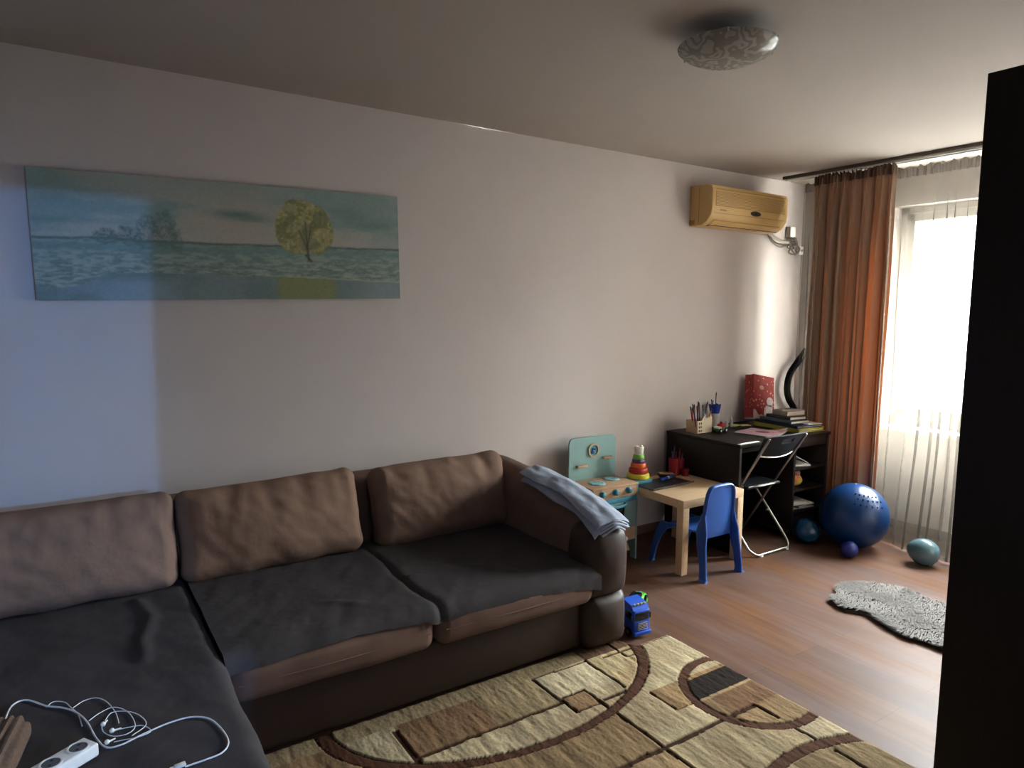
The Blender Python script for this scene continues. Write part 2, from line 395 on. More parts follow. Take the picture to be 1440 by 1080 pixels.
# window: frame, sash bars, panes, sill
M_upvc = mat('white_window_frame', '#d9d7d0', 0.4)
wn = bpy.data.objects.new('window_1', None); COL.objects.link(wn); wn.location = (XW + 0.1, (WY0 + WY1) / 2, WZ0); wn['kind'] = 'structure'
fx0, fx1 = XW + 0.10, XW + 0.17
b = MB()
b.b2(fx0, fx1, WY0, WY1, WZ1 - 0.055, WZ1, 0.004); b.b2(fx0, fx1, WY0, WY1, WZ0, WZ0 + 0.075, 0.004)
b.b2(fx0, fx1, WY0, WY0 + 0.06, WZ0, WZ1, 0.004); b.b2(fx0, fx1, WY1 - 0.06, WY1, WZ0, WZ1, 0.004); b.b2(fx0, fx1, 1.76, 1.82, WZ0, WZ1, 0.004)
obj('window_frame', b, M_upvc, wn, world_coords=True)
for (y0, y1) in ((WY0 + 0.05, 1.77), (1.81, WY1 - 0.05)):
    b = MB(); z0, z1, t = WZ0 + 0.065, WZ1 - 0.045, 0.06
    b.b2(fx0 - 0.02, fx0 + 0.04, y0, y1, z1 - t, z1, 0.006); b.b2(fx0 - 0.02, fx0 + 0.04, y0, y1, z0, z0 + t, 0.006)
    b.b2(fx0 - 0.02, fx0 + 0.04, y0, y0 + t, z0, z1, 0.006); b.b2(fx0 - 0.02, fx0 + 0.04, y1 - t, y1, z0, z1, 0.006)
    obj('window_sash', b, M_upvc, wn, world_coords=True)
gm = bpy.data.materials.new('window_glass'); gm.use_nodes = True; nt = gm.node_tree
for n in list(nt.nodes):
    if n.type != 'OUTPUT_MATERIAL': nt.nodes.remove(n)
go = nt.nodes[0]; gt = nt.nodes.new('ShaderNodeBsdfTransparent'); gg = nt.nodes.new('ShaderNodeBsdfGlossy'); gg.inputs['Roughness'].default_value = 0.02
gt.inputs[0].default_value = (0.93, 0.96, 0.95, 1)
gx = nt.nodes.new('ShaderNodeMixShader'); gx.inputs[0].default_value = 0.05
link(nt, gt.outputs[0], gx.inputs[1]); link(nt, gg.outputs[0], gx.inputs[2]); link(nt, gx.outputs[0], go.inputs[0])
for (y0, y1) in ((WY0 + 0.1, 1.72), (1.86, WY1 - 0.1)):
    b = MB().b2(fx0 + 0.005, fx0 + 0.012, y0, y1, WZ0 + 0.11, WZ1 - 0.09, 0.001); obj('pane', b, gm, wn, world_coords=True)
b = MB().b2(XW - 0.10, fx0, WY0 - 0.04, WY1 + 0.04, WZ0 - 0.03, WZ0 + 0.002, 0.006); obj('window_sill', b, M_upvc, wn, world_coords=True)
b = MB(); b.b2(fx0 - 0.045, fx0 - 0.02, 1.83, 1.85, 1.45, 1.50, 0.004); b.b2(fx0 - 0.06, fx0 - 0.045, 1.832, 1.848, 1.38, 1.49, 0.005)
obj('window_handle', b, M_white, wn, world_coords=True)
# door casing on the hallway side of the doorway
b = MB(); b.b2(DX0 - 0.06, DX0, YF0 - 0.012, YF0, 0, DZ + 0.06, 0.002); b.b2(DX1, DX1 + 0.06, YF0 - 0.012, YF0, 0, DZ + 0.06, 0.002); b.b2(DX0 - 0.06, DX1 + 0.06, YF0 - 0.012, YF0, DZ, DZ + 0.06, 0.002)
struct('trim_1', b, M_upvc)
# skirting
M_skirt = mat('skirting_brown', '#6b5445', 0.5, var=0.06, vscale=8, stretch=(1, 10, 10))
b = MB().b2(XL, XW, YB - 0.014, YB, 0, 0.06, 0.004); struct('baseboard_back', b, M_skirt)
b = MB().b2(XW - 0.014, XW, YF1, YB - 0.014, 0, 0.06, 0.004); struct('baseboard_right', b, M_skirt)
# hallway wall lamp (the source of the cool light)
M_glow = bpy.data.materials.new('lit_bulb'); M_glow.use_nodes = True
pb = M_glow.node_tree.nodes['Principled BSDF']; pb.inputs['Emission Color'].default_value = (0.5, 0.65, 1, 1); pb.inputs['Emission Strength'].default_value = 8
t = thing('wall_lamp', 'small cool white lamp on the far wall of the hallway behind the doorway', 'lamp', (1.145, -3.70, 2.0))
b = MB().lathe([(0.05, 0), (0.05, 0.015), (0.02, 0.03), (0.02, 0.12)], (0, 0, 0), 20, RX(R_(-90)) ); obj('lamp_base', b, M_white, t)
b = MB().sph((0, 0.150, 0), 0.026, 16); ob = obj('bulb', b, M_glow, t); 
hlo.location = (1.145, -3.51, 2.0)

# ------------------------------------------------------------------ corner sofa
sofa = thing('corner_sofa', 'large brown corner sofa with leatherette base and one rounded arm, standing along the long wall', 'sofa', (0.70, 2.60, 0))
b = MB().b2(0.36, 1.93, 2.312, 3.36, 0.016, 0.262, 0.032, k=4, mid=(24, 4, 6), puff=(0, 0.018, 0)); obj('base', b, M_leather, sofa, world_coords=True)
def seat_fn(s):
    def f(q):
        q = q.copy(); q.z += 0.004 * noise.noise(Vector((q.x * 5 + s, q.y * 5, 0))); q.y += 0.004 * noise.noise(Vector((q.x * 9 + s, 3, q.z * 12))); return q
    return f
for i, (x0, x1) in enumerate(((0.405, 1.15), (1.158, 1.935))):
    b = MB().b2(x0, x1, 2.235, 3.20, 0.250, 0.405, 0.05, k=5, mid=(18, 18, 3), puff=(0, 0.012, 0.006), fn=seat_fn(i * 7)); o = obj('seat_cushion', b, M_fabric, sofa, world_coords=True)
    pz = MB().tube([(x0 + 0.03, 2.236, 0.325), ((x0 + x1) / 2, 2.223, 0.325), (x1 - 0.03, 2.236, 0.325)], 0.0035, 6)
    obj('piping', pz, M_fabric, o, world_coords=True)
b = MB().b2(-0.64, 1.96, 3.17, 3.385, 0.20, 0.715, 0.06, k=5, mid=(20, 2, 6)); obj('backrest', b, M_fabric, sofa, world_coords=True)
ridge_pts = [(2.20, 0.560), (2.30, 0.598), (2.40, 0.628), (2.60, 0.668), (2.90, 0.700), (3.20, 0.718), (3.40, 0.705)]
def ridge(y):
    for (a, za), (c, zc) in zip(ridge_pts, ridge_pts[1:]):
        if y <= c: t = max(0, (y - a) / (c - a)); return za + (zc - za) * t
    return ridge_pts[-1][1]
def arm_fn(q):
    q = q.copy(); zz = q.z + 0.315; t = max(0, zz / 0.57)
    q.z += (ridge(q.y + 2.86) - 0.60) * t * t
    q.x += 0.004 * noise.noise(Vector((q.x * 3, q.y * 7, q.z * 7)))
    return q
b = MB().box((2.042, 2.86, 0.315), (0.118, 0.515, 0.285), 0.110, k=7, mid=(2, 20, 8), puff=(0.012, 0, 0), fn=arm_fn); obj('arm', b, M_fabric, sofa, world_coords=True)
def bulge_fn(q):
    q = q.copy(); q.y += 0.003 * noise.noise(Vector((q.x * 18, q.z * 9, 1)))
    return q
def bulge_top(q):
    q = bulge_fn(q); t = max(0, q.z / 0.168); q.x *= 1 - 0.16 * t ** 3; q.z -= 0.035 * t * (q.x / 0.119) ** 2; return q
b = MB().box((2.022, 2.335, 0.425), (0.119, 0.085, 0.170), 0.050, k=6, mid=(8, 2, 12), puff=(0.014, 0.035, 0.0), fn=bulge_top); ab = obj('arm_front', b, M_leather, sofa, world_coords=True)
b = MB().tube([(2.096, 2.256, 0.29), (2.099, 2.241, 0.35), (2.099, 2.239, 0.44), (2.092, 2.256, 0.53)], 0.003, 6); obj('seam', b, M_leather, ab, world_coords=True)
b = MB().box((2.030, 2.345, 0.144), (0.116, 0.085, 0.128), 0.046, k=6, mid=(8, 2, 10), puff=(0.012, 0.035, 0.0), fn=bulge_fn); obj('arm_foot_panel', b, M_leather, sofa, world_coords=True)
for (x, y) in ((2.11, 2.42), (2.11, 3.3), (-0.5, 1.55), (0.3, 1.55), (-0.5, 3.3)):
    b = MB().b2(x - 0.03, x + 0.03, y - 0.03, y + 0.03, 0.0, 0.045, 0.004); obj('foot', b, M_black, sofa, world_coords=True)
b = MB().b2(-0.62, 0.385, 1.44, 3.3, 0.03, 0.262, 0.04, k=4, mid=(8, 16, 4)); obj('chaise_base', b, M_leather, sofa, world_coords=True)
b = MB().b2(-0.63, 0.392, 1.42, 3.20, 0.250, 0.408, 0.05, k=5, mid=(12, 20, 3)); obj('chaise_cushion', b, M_fabric, sofa, world_coords=True)

# dark grey throws
hem = [(0.40, .372), (.6, .382), (.83, .392), (1.1, .378), (1.155, .355), (1.3, .370), (1.56, .362), (1.72, .352), (1.87, .335), (1.965, .312)]
def lerp_list(L, x):
    for (a, za), (c, zc) in zip(L, L[1:]):
        if x <= c: return za + (zc - za) * max(0, (x - a) / (c - a))
    return L[-1][1]
def wr(x, y, s=0):
    return 0.006 * noise.noise(Vector((x * 4 + s, y * 6, s))) + 0.0035 * noise.noise(Vector((x * 13 + y * 9 + s, y * 4 - x * 4, s))) + 0.0012 * noise.noise(Vector((x * 40, y * 40, s)))
def throw_seat(u, v):
    x = 0.397 + u * (1.958 - 0.397); zt = 0.424; R = 0.058
    y0, yc = 3.06, 2.290; L1 = y0 - yc; h = lerp_list(hem, x) + 0.004 * noise.noise(Vector((x * 22, 0, 5)))
    La = R * math.pi / 2
    if h > zt - R: L = L1 + R * math.acos(max(-1, min(1, (h - (zt - R)) / R)))
    else: L = L1 + La + (zt - R - h)
    s = v * L; dip = 0.014 * math.exp(-((x - 1.155 - 0.012 * math.sin(s * 9)) / 0.016) ** 2)
    fade = min(1, v * 8)
    w = wr(x, s) * fade - dip * fade
    for (ax, ay, bx, by, am, wd) in ((1.45, 2.55, 1.62, 2.33, .012, .018), (1.30, 2.68, 1.42, 2.50, .007, .015), (0.78, 2.50, 0.95, 2.38, .008, .02), (1.14, 2.56, 1.24, 2.52, .010, .012)):
        yy = y0 - s; px, py = bx - ax, by - ay; t = max(0, min(1, ((x - ax) * px + (yy - ay) * py) / (px * px + py * py)))
        dd = math.hypot(x - ax - t * px, yy - ay - t * py); w += am * math.exp(-(dd / wd) ** 2) * (1 - abs(2 * t - 1) ** 2 * 0.8)
    if s <= L1: return (x, y0 - s, zt + w)
    if s <= L1 + La:
        a = (s - L1) / R; return (x, yc - math.sin(a) * (R + w), zt - R + math.cos(a) * (R + w))
    return (x, yc - R - max(w, -0.004), zt - R - (s - L1 - La))
b = MB().grid(throw_seat, 130, 90, 0.006); o = obj('sofa_throw', b, M_throw, loc=(1.17, 2.70, 0.41), world_coords=True)
tag(o, 'dark grey throw spread over the two seat cushions of the sofa beside its arm', 'throw')
crease = [(.207, 2.884), (.229, 2.782), (.237, 2.707), (.213, 2.604), (.191, 2.527), (.184, 2.392)]
def throw_chaise(u, v):
    y = 1.40 + v * (3.06 - 1.40); R = 0.05; zt = 0.424; x0, xc = -0.64, 0.352; L1 = xc - x0; La = R * math.pi / 2; L = L1 + La + 0.05
    s = u * L; x = x0 + s; w = wr(x, y, 11)
    dd = 9
    for (ax, ay), (bx, by) in zip(crease, crease[1:]):
        px, py = bx - ax, by - ay; t = max(0, min(1, ((x - ax) * px + (y - ay) * py) / (px * px + py * py)))
        dd = min(dd, math.hypot(x - ax - t * px, y - ay - t * py))
    w += 0.012 * math.exp(-(dd / 0.022) ** 2)
    if 2.0 < y < 2.2: w += 0
    if s <= L1: return (x, y, zt + w)
    if s <= L1 + La: a = (s - L1) / R; return (xc + math.sin(a) * (R + w), y, zt - R + math.cos(a) * (R + w))
    return (xc + R + max(w, -0.003), y, zt - R - (s - L1 - La))
b = MB().grid(throw_chaise, 90, 120, 0.006); o = obj('sofa_throw', b, M_throw, loc=(0, 2.3, 0.41), world_coords=True)
tag(o, 'dark grey throw covering the chaise, with a power strip and white cables lying on it', 'throw')

# back cushions
def cushion(cx, cy, cz, hw, hh, tilt, roll, label, seed):
    def f(q):
        q = q.copy(); u = q.x / hw; v = q.z / hh
        # drawn-in sides, soft corners
        q.x *= 1 - 0.022 * (1 - v * v) * abs(u) + 0.015 * noise.noise(Vector((v * 3, seed, 2)))
        q.z *= 1 - 0.06 * (1 - u * u) * max(0, v) * 0.6
        q.z += 0.010 * noise.noise(Vector((u * 3.1 + seed, 0.3, v)))
        sg = 1 if q.y > 0 else -1
        wv = -0.024 * abs(noise.noise(Vector((q.x * 13 + seed * 5, q.z * 3.5, seed)))) * max(0, v + 0.25) - 0.010 * abs(noise.noise(Vector((q.x * 5 + q.z * 9 + seed, q.z * 7 - q.x * 3, seed + 9)))) + 0.006 + 0.006 * noise.noise(Vector((q.x * 6 + seed, q.z * 9, seed + 4))) + 0.004 * noise.noise(Vector((q.x * 24 + q.z * 20, q.z * 14, seed)))
        q.y += sg * wv * (1 if abs(q.y) > 0.01 else 0)
        return q
    b = MB().box((0, 0, 0), (hw, 0.078, hh), 0.062, k=6, mid=(40, 2, 20), puff=(0, 0.045, 0.0), fn=f)
    rot = RX(R_(-tilt)) @ RY(R_(roll))
    b.v = [rot @ v for v in b.v]
    t = thing('back_cushion', label, 'cushion', (cx, cy, cz), 0, 'loose back cushions of the sofa')
    obj('cushion_cover', b, M_cush, t)
    s_ = MB(); pts = []
    for i in range(48):
        a = 2 * math.pi * i / 48; c_, s2 = math.cos(a), math.sin(a)
        px = hw * math.copysign(abs(c_) ** 0.35, c_); pz = hh * math.copysign(abs(s2) ** 0.4, s2)
        q = f(Vector((px, 0.0, pz))); q.y = 0; pts.append(rot @ (q * 0.997))
    s_.tube(pts, 0.0045, 6, closed=True, sub=1); obj('piping', s_, M_cush, t)
    return t
cushion(-0.102, 3.045, 0.605, 0.476, 0.192, 16, 0.0, 'left back cushion of the sofa, above the chaise, running out of the picture', 1.3)
cushion(0.760, 3.055, 0.602, 0.392, 0.192, 16, -1.0, 'middle back cushion of the sofa, lit blue along its left edge', 2.7)
cushion(1.590, 3.050, 0.598, 0.372, 0.196, 15, -1.2, 'right back cushion of the sofa, next to the rounded arm', 5.1)

# folded garment on the arm
M_denim = mat('grey_blue_cotton', '#8b93a3', 0.9, var=0.08, vscale=14, bump=0.3, bscale=600, bump2=0.35, b2scale=26)
jt = thing('folded_trousers', 'folded grey-blue trousers draped along the top of the sofa arm', 'clothes', (2.03, 2.5, 0.64))
def garment(off, xa, xb, ya, yb, sd, th):
    def f(u, v):
        y = ya + (yb - ya) * v; xl = xa + 0.012 * math.sin(v * 3.1) * (1 if sd else 0.4); x = xl + (xb - xl) * u
        x += 0.006 * math.sin(v * 11 + sd) + 0.0
        d = (x - 2.03) / 0.130; drop = (1 - math.sqrt(max(0.12, 1 - min(0.88, d * d)))) * 0.075
        over = max(0, 2.255 - y)
        z = ridge(y) + 0.014 + off - drop - over * 0.5
        z += 0.006 * noise.noise(Vector((x * 16 + sd, y * 9, sd))) + 0.003 * noise.noise(Vector((x * 30, y * 24, sd))) + 0.005 * math.exp(-((u - 0.55 - 0.1 * math.sin(v * 3)) / 0.12) ** 2)
        return (x, y, z)
    return MB().grid(f, 26, 60, th)
obj('lower_leg_fold', garment(0.004, 1.925, 2.122, 2.82, 2.236, 0, 0.010), M_denim, jt, world_coords=True)
obj('upper_leg_fold', garment(0.020, 1.938, 2.118, 2.86, 2.244, 2, 0.009), M_denim, jt, world_coords=True)
b = MB()
for k, (z, x0, x1) in enumerate(((0.611, 1.955, 2.10), (0.598, 1.945, 2.105), (0.586, 1.955, 2.09))):
    b.tube([(x0, 2.236 - 0.004 * k, z - 0.028), ((x0 + x1) / 2, 2.222 - 0.006 * k, z + 0.006), (x1, 2.232, z - 0.022)], 0.006, 8)
obj('hem_stack', b, M_denim, jt, world_coords=True)

# ------------------------------------------------------------------ wardrobe
wt = thing('wardrobe', 'tall dark wenge wardrobe at the right edge, seen from its side', 'wardrobe', (2.10, 0.45, 0))
b = MB(); b.b2(1.75, 1.772, 0.155, 0.75, 0.0, 2.07, 0.0015); obj('side_panel', b, M_wdark, wt, world_coords=True)
b = MB(); b.b2(2.60, 2.622, 0.155, 0.75, 0.0, 2.07, 0.0015); obj('side_panel', b, M_wdark, wt, world_coords=True)
b = MB(); b.b2(1.772, 2.60, 0.155, 0.75, 2.05, 2.07, 0.0015); obj('top_panel', b, M_wdark, wt, world_coords=True)
b = MB(); b.b2(1.772, 2.60, 0.155, 0.165, 0.0, 2.05, 0.0015); obj('back_panel', b, M_wdark, wt, world_coords=True)
b = MB(); b.b2(1.772, 2.60, 0.165, 0.745, 0.06, 0.08, 0.0015); obj('bottom_panel', b, M_wdark, wt, world_coords=True)
for (x0, x1, hx) in ((1.774, 2.184, 2.16), (2.188, 2.598, 2.21)):
    b = MB().b2(x0, x1, 0.730, 0.748, 0.08, 2.048, 0.002); d = obj('door', b, M_wdark, wt, world_coords=True)
    b = MB(); b.cyl((hx, 0.77, 0.95), (hx, 0.77, 1.15), 0.005); b.cyl((hx, 0.748, 0.97), (hx, 0.77, 0.97), 0.004); b.cyl((hx, 0.748, 1.13), (hx, 0.77, 1.13), 0.004)
    hd = obj('handle', b, M_steel, None); hd.parent = d; hd.location = -(Vector(wt.location))

# ------------------------------------------------------------------ toy kitchen
tk = thing('toy_kitchen', 'pale teal wooden toy cooker with a high back panel beside the sofa arm', 'toy', (2.79, 3.18, 0))
x0, x1, y0, y1, zt = 2.603, 2.970, 3.06, 3.30, 0.488
def sidep(x):
    pts = [(y0, 0), (y0 + 0.045, 0)]
    for i in range(0, 9): a = math.pi * i / 8; pts.append(((y0 + y1) / 2 - math.cos(a) * 0.075, 0.02 + math.sin(a) * 0.085))
    pts += [(y1 - 0.045, 0), (y1, 0), (y1, zt - 0.012), (y0, zt - 0.012)]
    return MB().prism(pts, x, x + 0.012, 0)
obj('side_panel', sidep(x0), M_teal, tk, world_coords=True); obj('side_panel', sidep(x1 - 0.012), M_teal, tk, world_coords=True)
b = MB().b2(x0, x1, y0 - 0.004, y1 - 0.014, zt - 0.012, zt, 0.002); obj('worktop', b, M_lightwood, tk, world_coords=True)
b = MB().b2(x0 + 0.012, x1 - 0.012, y0, y0 + 0.012, 0.412, zt - 0.012, 0.001); cp = obj('control_panel', b, M_lightwood, tk, world_coords=True)
for x in (2.675, 2.779, 2.885):
    b = MB().lathe([(0.021, 0), (0.021, 0.004), (0.0165, 0.006), (0.0165, 0.022), (0.012, 0.026), (0.0001, 0.026)], (x, y0, 0.450), 20, RX(R_(90)))
    k = obj('knob', b, M_teal_d, cp); k.location = -Vector(tk.location)
b = MB().b2(x0 + 0.012, x1 - 0.012, y0 + 0.003, y0 + 0.014, 0.375, 0.412, 0.001); obj('header_strip', b, M_skyblue, tk, world_coords=True)
b = MB(); X0, X1, Z0, Z1 = x0 + 0.014, x1 - 0.014, 0.214, 0.374; wx0, wx1, wz0, wz1 = 2.70, 2.865, 0.238, 0.345
b.b2(X0, wx0, y0 + 0.002, y0 + 0.012, Z0, Z1, 0.001); b.b2(wx1, X1, y0 + 0.002, y0 + 0.012, Z0, Z1, 0.001)
b.b2(wx0, wx1, y0 + 0.002, y0 + 0.012, Z0, wz0, 0.001); b.b2(wx0, wx1, y0 + 0.002, y0 + 0.012, wz1, Z1, 0.001)
od = obj('oven_door', b, M_teal, tk, world_coords=True)
b = MB().b2(wx0, wx1, y0 + 0.008, y0 + 0.011, wz0, wz1, 0.0005); k = obj('oven_window', b, mat('dark_acrylic', '#15171a', 0.1), od); k.location = -Vector(tk.location)
b = MB().tube([(2.72, y0, 0.372), (2.735, y0 - 0.022, 0.366), (2.79, y0 - 0.028, 0.362), (2.85, y0 - 0.022, 0.366), (2.865, y0, 0.372)], 0.008, 8); k = obj('oven_handle', b, M_skyblue, od); k.location = -Vector(tk.location)
b = MB().b2(x0 + 0.012, x1 - 0.012, y0 + 0.002, y0 + 0.014, 0.130, 0.212, 0.001); obj('drawer_front', b, M_lightwood, tk, world_coords=True)
b = MB().b2(x0 + 0.012, x1 - 0.012, y0 + 0.014, y1 - 0.014, 0.13, 0.14, 0.001); obj('bottom_shelf', b, M_lightwood, tk, world_coords=True)
# rounded back panel
pts = [(x0, 0.02), (x1 + 0.012, 0.02)]
for i in range(7): a = math.pi / 2 * i / 6; pts.append((x1 + 0.012 - 0.035 + 0.035 * math.cos(a), 0.755 - 0.035 + 0.035 * math.sin(a)))
for i in range(7): a = math.pi / 2 * i / 6; pts.append((x0 + 0.035 - 0.035 * math.sin(a), 0.755 - 0.035 + 0.035 * math.cos(a)))
b = MB().prism(pts, y1 - 0.012, y1, 1); bp_ = obj('back_panel', b, M_teal, tk, world_coords=True)
yb = y1 - 0.012
b = MB().lathe([(0.034, 0), (0.034, 0.010), (0.044, 0.010), (0.044, 0)], (2.792, yb, 0.668), 32, RX(R_(90)), cap=False); k = obj('clock_ring', b, M_lightwood, bp_); k.location = -Vector(tk.location)
b = MB().lathe([(0.034, 0), (0.034, 0.003), (0.0001, 0.003)], (2.792, yb, 0.668), 32, RX(R_(90))); k = obj('clock_face', b, M_skyblue, bp_); k.location = -Vector(tk.location)
b = MB().tube([(2.785, yb - 0.006, 0.652), (2.782, yb - 0.006, 0.668), (2.792, yb - 0.006, 0.679), (2.803, yb - 0.006, 0.672)], 0.006, 8); b.cyl((2.786, yb - 0.002, 0.655), (2.786, yb - 0.012, 0.655), 0.010, seg=12); k = obj('clock_hand', b, mat('navy_paint', '#1d4a77', 0.5), bp_); k.location = -Vector(tk.location)
for (xc, zc) in ((2.697, 0.577), (2.905, 0.612)):
    b = MB().b2(xc - 0.04, xc + 0.04, yb - 0.022, yb, zc - 0.007, zc + 0.007, 0.003); k = obj('shelf_peg', b, M_lightwood, bp_); k.location = -Vector(tk.location)
for (xc, yc) in ((2.722, 3.160), (2.878, 3.205)):
    b = MB().lathe([(0.052, 0), (0.052, 0.004), (0.049, 0.006), (0.034, 0.006), (0.033, 0.0045), (0.0001, 0.0045)], (xc, yc, zt), 36); k = obj('burner', b, mat('mottled_blue', '#4f91a0', 0.5, vscale=60, col2='#a8c6c9'), tk, world_coords=True)

# ------------------------------------------------------------------ small birch table and what lies on it
tb = thing('side_table', 'low square birch-veneer side table in front of the desk', 'table', (3.255, 2.97, 0))
TX0, TX1, TY0, TY1 = 2.985, 3.520, 2.700, 3.240
b = MB().b2(TX0, TX1, TY0, TY1, 0.40, 0.45, 0.0015); obj('table_top', b, M_birch, tb, world_coords=True)
for (x, y) in ((TX0, TY0), (TX1 - 0.05, TY0), (TX0, TY1 - 0.05), (TX1 - 0.05, TY1 - 0.05)):
    b = MB().b2(x, x + 0.05, y, y + 0.05, 0.0, 0.40, 0.0015); obj('leg', b, M_birch, tb, world_coords=True)
nb = thing('sketch_pad', 'black spiral-bound sketch pad lying open on the small birch table', 'notebook', (3.18, 3.05, 0.45), R_(3))
b = MB().b2(-0.19, 0.19, -0.085, 0.11, 0, 0.006, 0.002); obj('cover', b, mat('glossy_black_card', '#1d2128', 0.28), nb)
b = MB()
for i in range(30): b.lathe([(0.0052, 0), (0.0066, 0.0006), (0.0066, 0.0022), (0.0052, 0.0028)], (-0.185 + i * 0.0127, -0.087, 0.0068), 8, RY(R_(90)))
o = obj('spiral_binding', b, M_steel, nb)
bb = thing('blue_box', 'flat sky-blue toy box at the corner of the small table under the stacking toy', 'box', (3.06, 3.165, 0.456), R_(3))
b = MB().b2(-0.07, 0.075, -0.06, 0.07, 0, 0.022, 0.003); obj('box_body', b, M_skyblue, bb)
st = thing('stacking_toy', 'rainbow stacking ring toy topped with a white cup, on the small table', 'toy', (3.075, 3.172, 0.478))
z = 0.0
rings = [(0.074, 0.034, '#c9bd2e', 'yellow'), (0.062, 0.034, '#a8241c', 'red'), (0.050, 0.032, '#d0591c', 'orange'), (0.043, 0.024, '#4b3566', 'purple'), (0.037, 0.030, '#6fa83c', 'green')]
for (r, h, c, nm) in rings:
    b = MB().lathe([(r * 0.86, 0), (r * 0.98, h * 0.12), (r, h * 0.3), (r * 0.94, h * 0.85), (r * 0.86, h)], (0, 0, z), 32)
    k = obj('ring', b, mat('ring_' + nm, c, 0.4), st); k['label'] = nm + ' ring'; z += h
b = MB().lathe([(0.026, 0), (0.030, 0.02), (0.033, 0.045), (0.030, 0.052), (0.026, 0.048), (0.0001, 0.046)], (0, 0, z), 24)
b.sph((-0.02, 0, z + 0.050), 0.010, 10); b.sph((0.02, 0, z + 0.050), 0.010, 10); k = obj('top_cup', b, mat('speckled_white', '#cfc9bd', 0.5, vscale=90, col2='#e2ddd2'), st)
rc = thing('pen_holder', 'red plastic pen holder with three cups on the back corner of the small table', 'pen holder', (3.45, 3.19, 0.45))
M_redt = mat('dark_red_plastic', '#8e1720', 0.3)
for (dx, dy, r, h) in ((-0.030, 0.0, 0.036, 0.115), (0.030, 0.012, 0.034, 0.10), (0.022, -0.052, 0.026, 0.045)):
    b = MB().lathe([(r * 0.9, 0), (r, h), (r - 0.003, h), (r * 0.85, 0.004), (0.0001, 0.004)], (dx, dy, 0), 24); obj('cup', b, M_redt, rc)
random.seed(4)
def pencil(x, y, z, ln, lean, az, col, label, group, r=0.0037, cat='pencil', kind='felt_pen', tip='#2b2522'):
    t = thing(kind, label, cat, (x, y, z), 0, group)
    rot = RZ(az) @ RY(lean); d = rot @ Vector((0, 0, 1))
    b = MB().lathe([(r, 0), (r, ln * 0.86)], (0, 0, 0), 8, rot); obj('barrel', b, mat('pen_' + col.strip('#'), col, 0.4), t)
    b = MB().lathe([(r * 1.15, 0), (r * 1.1, ln * 0.1), (0.0008, ln * 0.15)], d * ln * 0.85, 8, rot); obj('cap', b, mat('cap_' + tip.strip('#'), tip, 0.4), t)
    return t
cols = [('#5b3a86', 'purple'), ('#27406e', 'navy'), ('#a3222c', 'red'), ('#243a5e', 'dark blue'), ('#b02436', 'crimson'), ('#2c2c30', 'black'), ('#7a2f4a', 'plum')]
spots = [(-0.048, 0.0, 0.18), (-0.034, 0.012, 0.19), (-0.020, -0.006, 0.155), (-0.04, -0.014, 0.165), (0.018, 0.01, 0.17), (0.034, 0.018, 0.15), (0.042, 0.004, 0.13)]
where = ['at the far left of', 'behind the others in', 'in the middle of', 'at the front of', 'in the right cup of', 'at the back of the right cup of', 'at the far right of']
for (c, nm), (dx, dy, ln), wh in zip(cols, spots, where):
    pencil(3.45 + dx, 3.19 + dy, 0.456, ln, R_(random.uniform(2, 9)), random.uniform(-0.6, 3.6), c, nm + ' felt pen standing ' + wh + ' the red pen holder', 'felt pens in the red holder')
b = MB().cyl((0, -0.07, 0.011), (0, 0.07, 0.011), 0.0095, seg=12); t = thing('marker_pen', 'thick blue marker lying on the black sketch pad', 'pen', (3.255, 3.10, 0.456), R_(-74))
obj('barrel', b, mat('pen_blue', '#2241a0', 0.35), t); b = MB().cyl((0, 0.012, 0.011), (0, 0.03, 0.011), 0.0102, seg=12); obj('band', b, M_paper, t)
t = thing('card_box', 'small dark card box with a tan top beside the red pen holder', 'box', (3.335, 3.175, 0.456), R_(-30))
b = MB().b2(-0.055, 0.055, -0.03, 0.03, 0, 0.016, 0.002); obj('box_body', b, mat('dark_card', '#2a2528', 0.5), t)
b = MB().b2(-0.05, 0.045, -0.024, 0.026, 0.016, 0.021, 0.001); obj('box_lid', b, mat('tan_card', '#a58a62', 0.6), t)

# ------------------------------------------------------------------ child's chair
cc = thing('child_chair', 'royal blue moulded plastic child chair tucked under the small table', 'chair', (3.185, 2.78, 0))
def loft(mb, pts):
    vs = []; fs = []; n = len(pts)
    for (x, y, z, hx, hy) in pts:
        for k in range(12):
            a = 2 * math.pi * (k + 0.5) / 12; c_, s_ = math.cos(a), math.sin(a)
            vs.append((x + hx * math.copysign(abs(c_) ** 0.5, c_), y + hy * math.copysign(abs(s_) ** 0.5, s_), z))
    for i in range(n - 1):
        for k in range(12): fs.append([i * 12 + k, i * 12 + (k + 1) % 12, (i + 1) * 12 + (k + 1) % 12, (i + 1) * 12 + k])
    fs.append(list(range(12))[::-1]); fs.append([(n - 1) * 12 + k for k in range(12)])
    return mb.add(vs, fs)
def back(u, v):
    z = 0.255 + v * 0.285; w = 0.118 + 0.012 * (1 - v); t = (u - 0.5) * 2
    if v > 0.8: k = (v - 0.8) / 0.2; w *= math.sqrt(max(0.0, 1 - (k * 0.60) ** 2))
    return (t * w, -0.155 - 0.025 * v + 0.020 * (1 - t * t) * -0.6, z)
b = MB().grid(back, 16, 20, 0.009); obj('backrest', b, M_blue, cc)
def seatf(u, v):
    t = (u - 0.5) * 2; y = -0.155 + 0.285 * v; w = 0.128 + 0.004 * v
    return (t * w, y, 0.268 - 0.012 * (1 - t * t) * math.sin(math.pi * v) + (-(max(0, v - 0.85) / 0.15) ** 2 * 0.02))
b = MB().grid(seatf, 16, 16, 0.009); obj('seat', b, M_blue, cc)
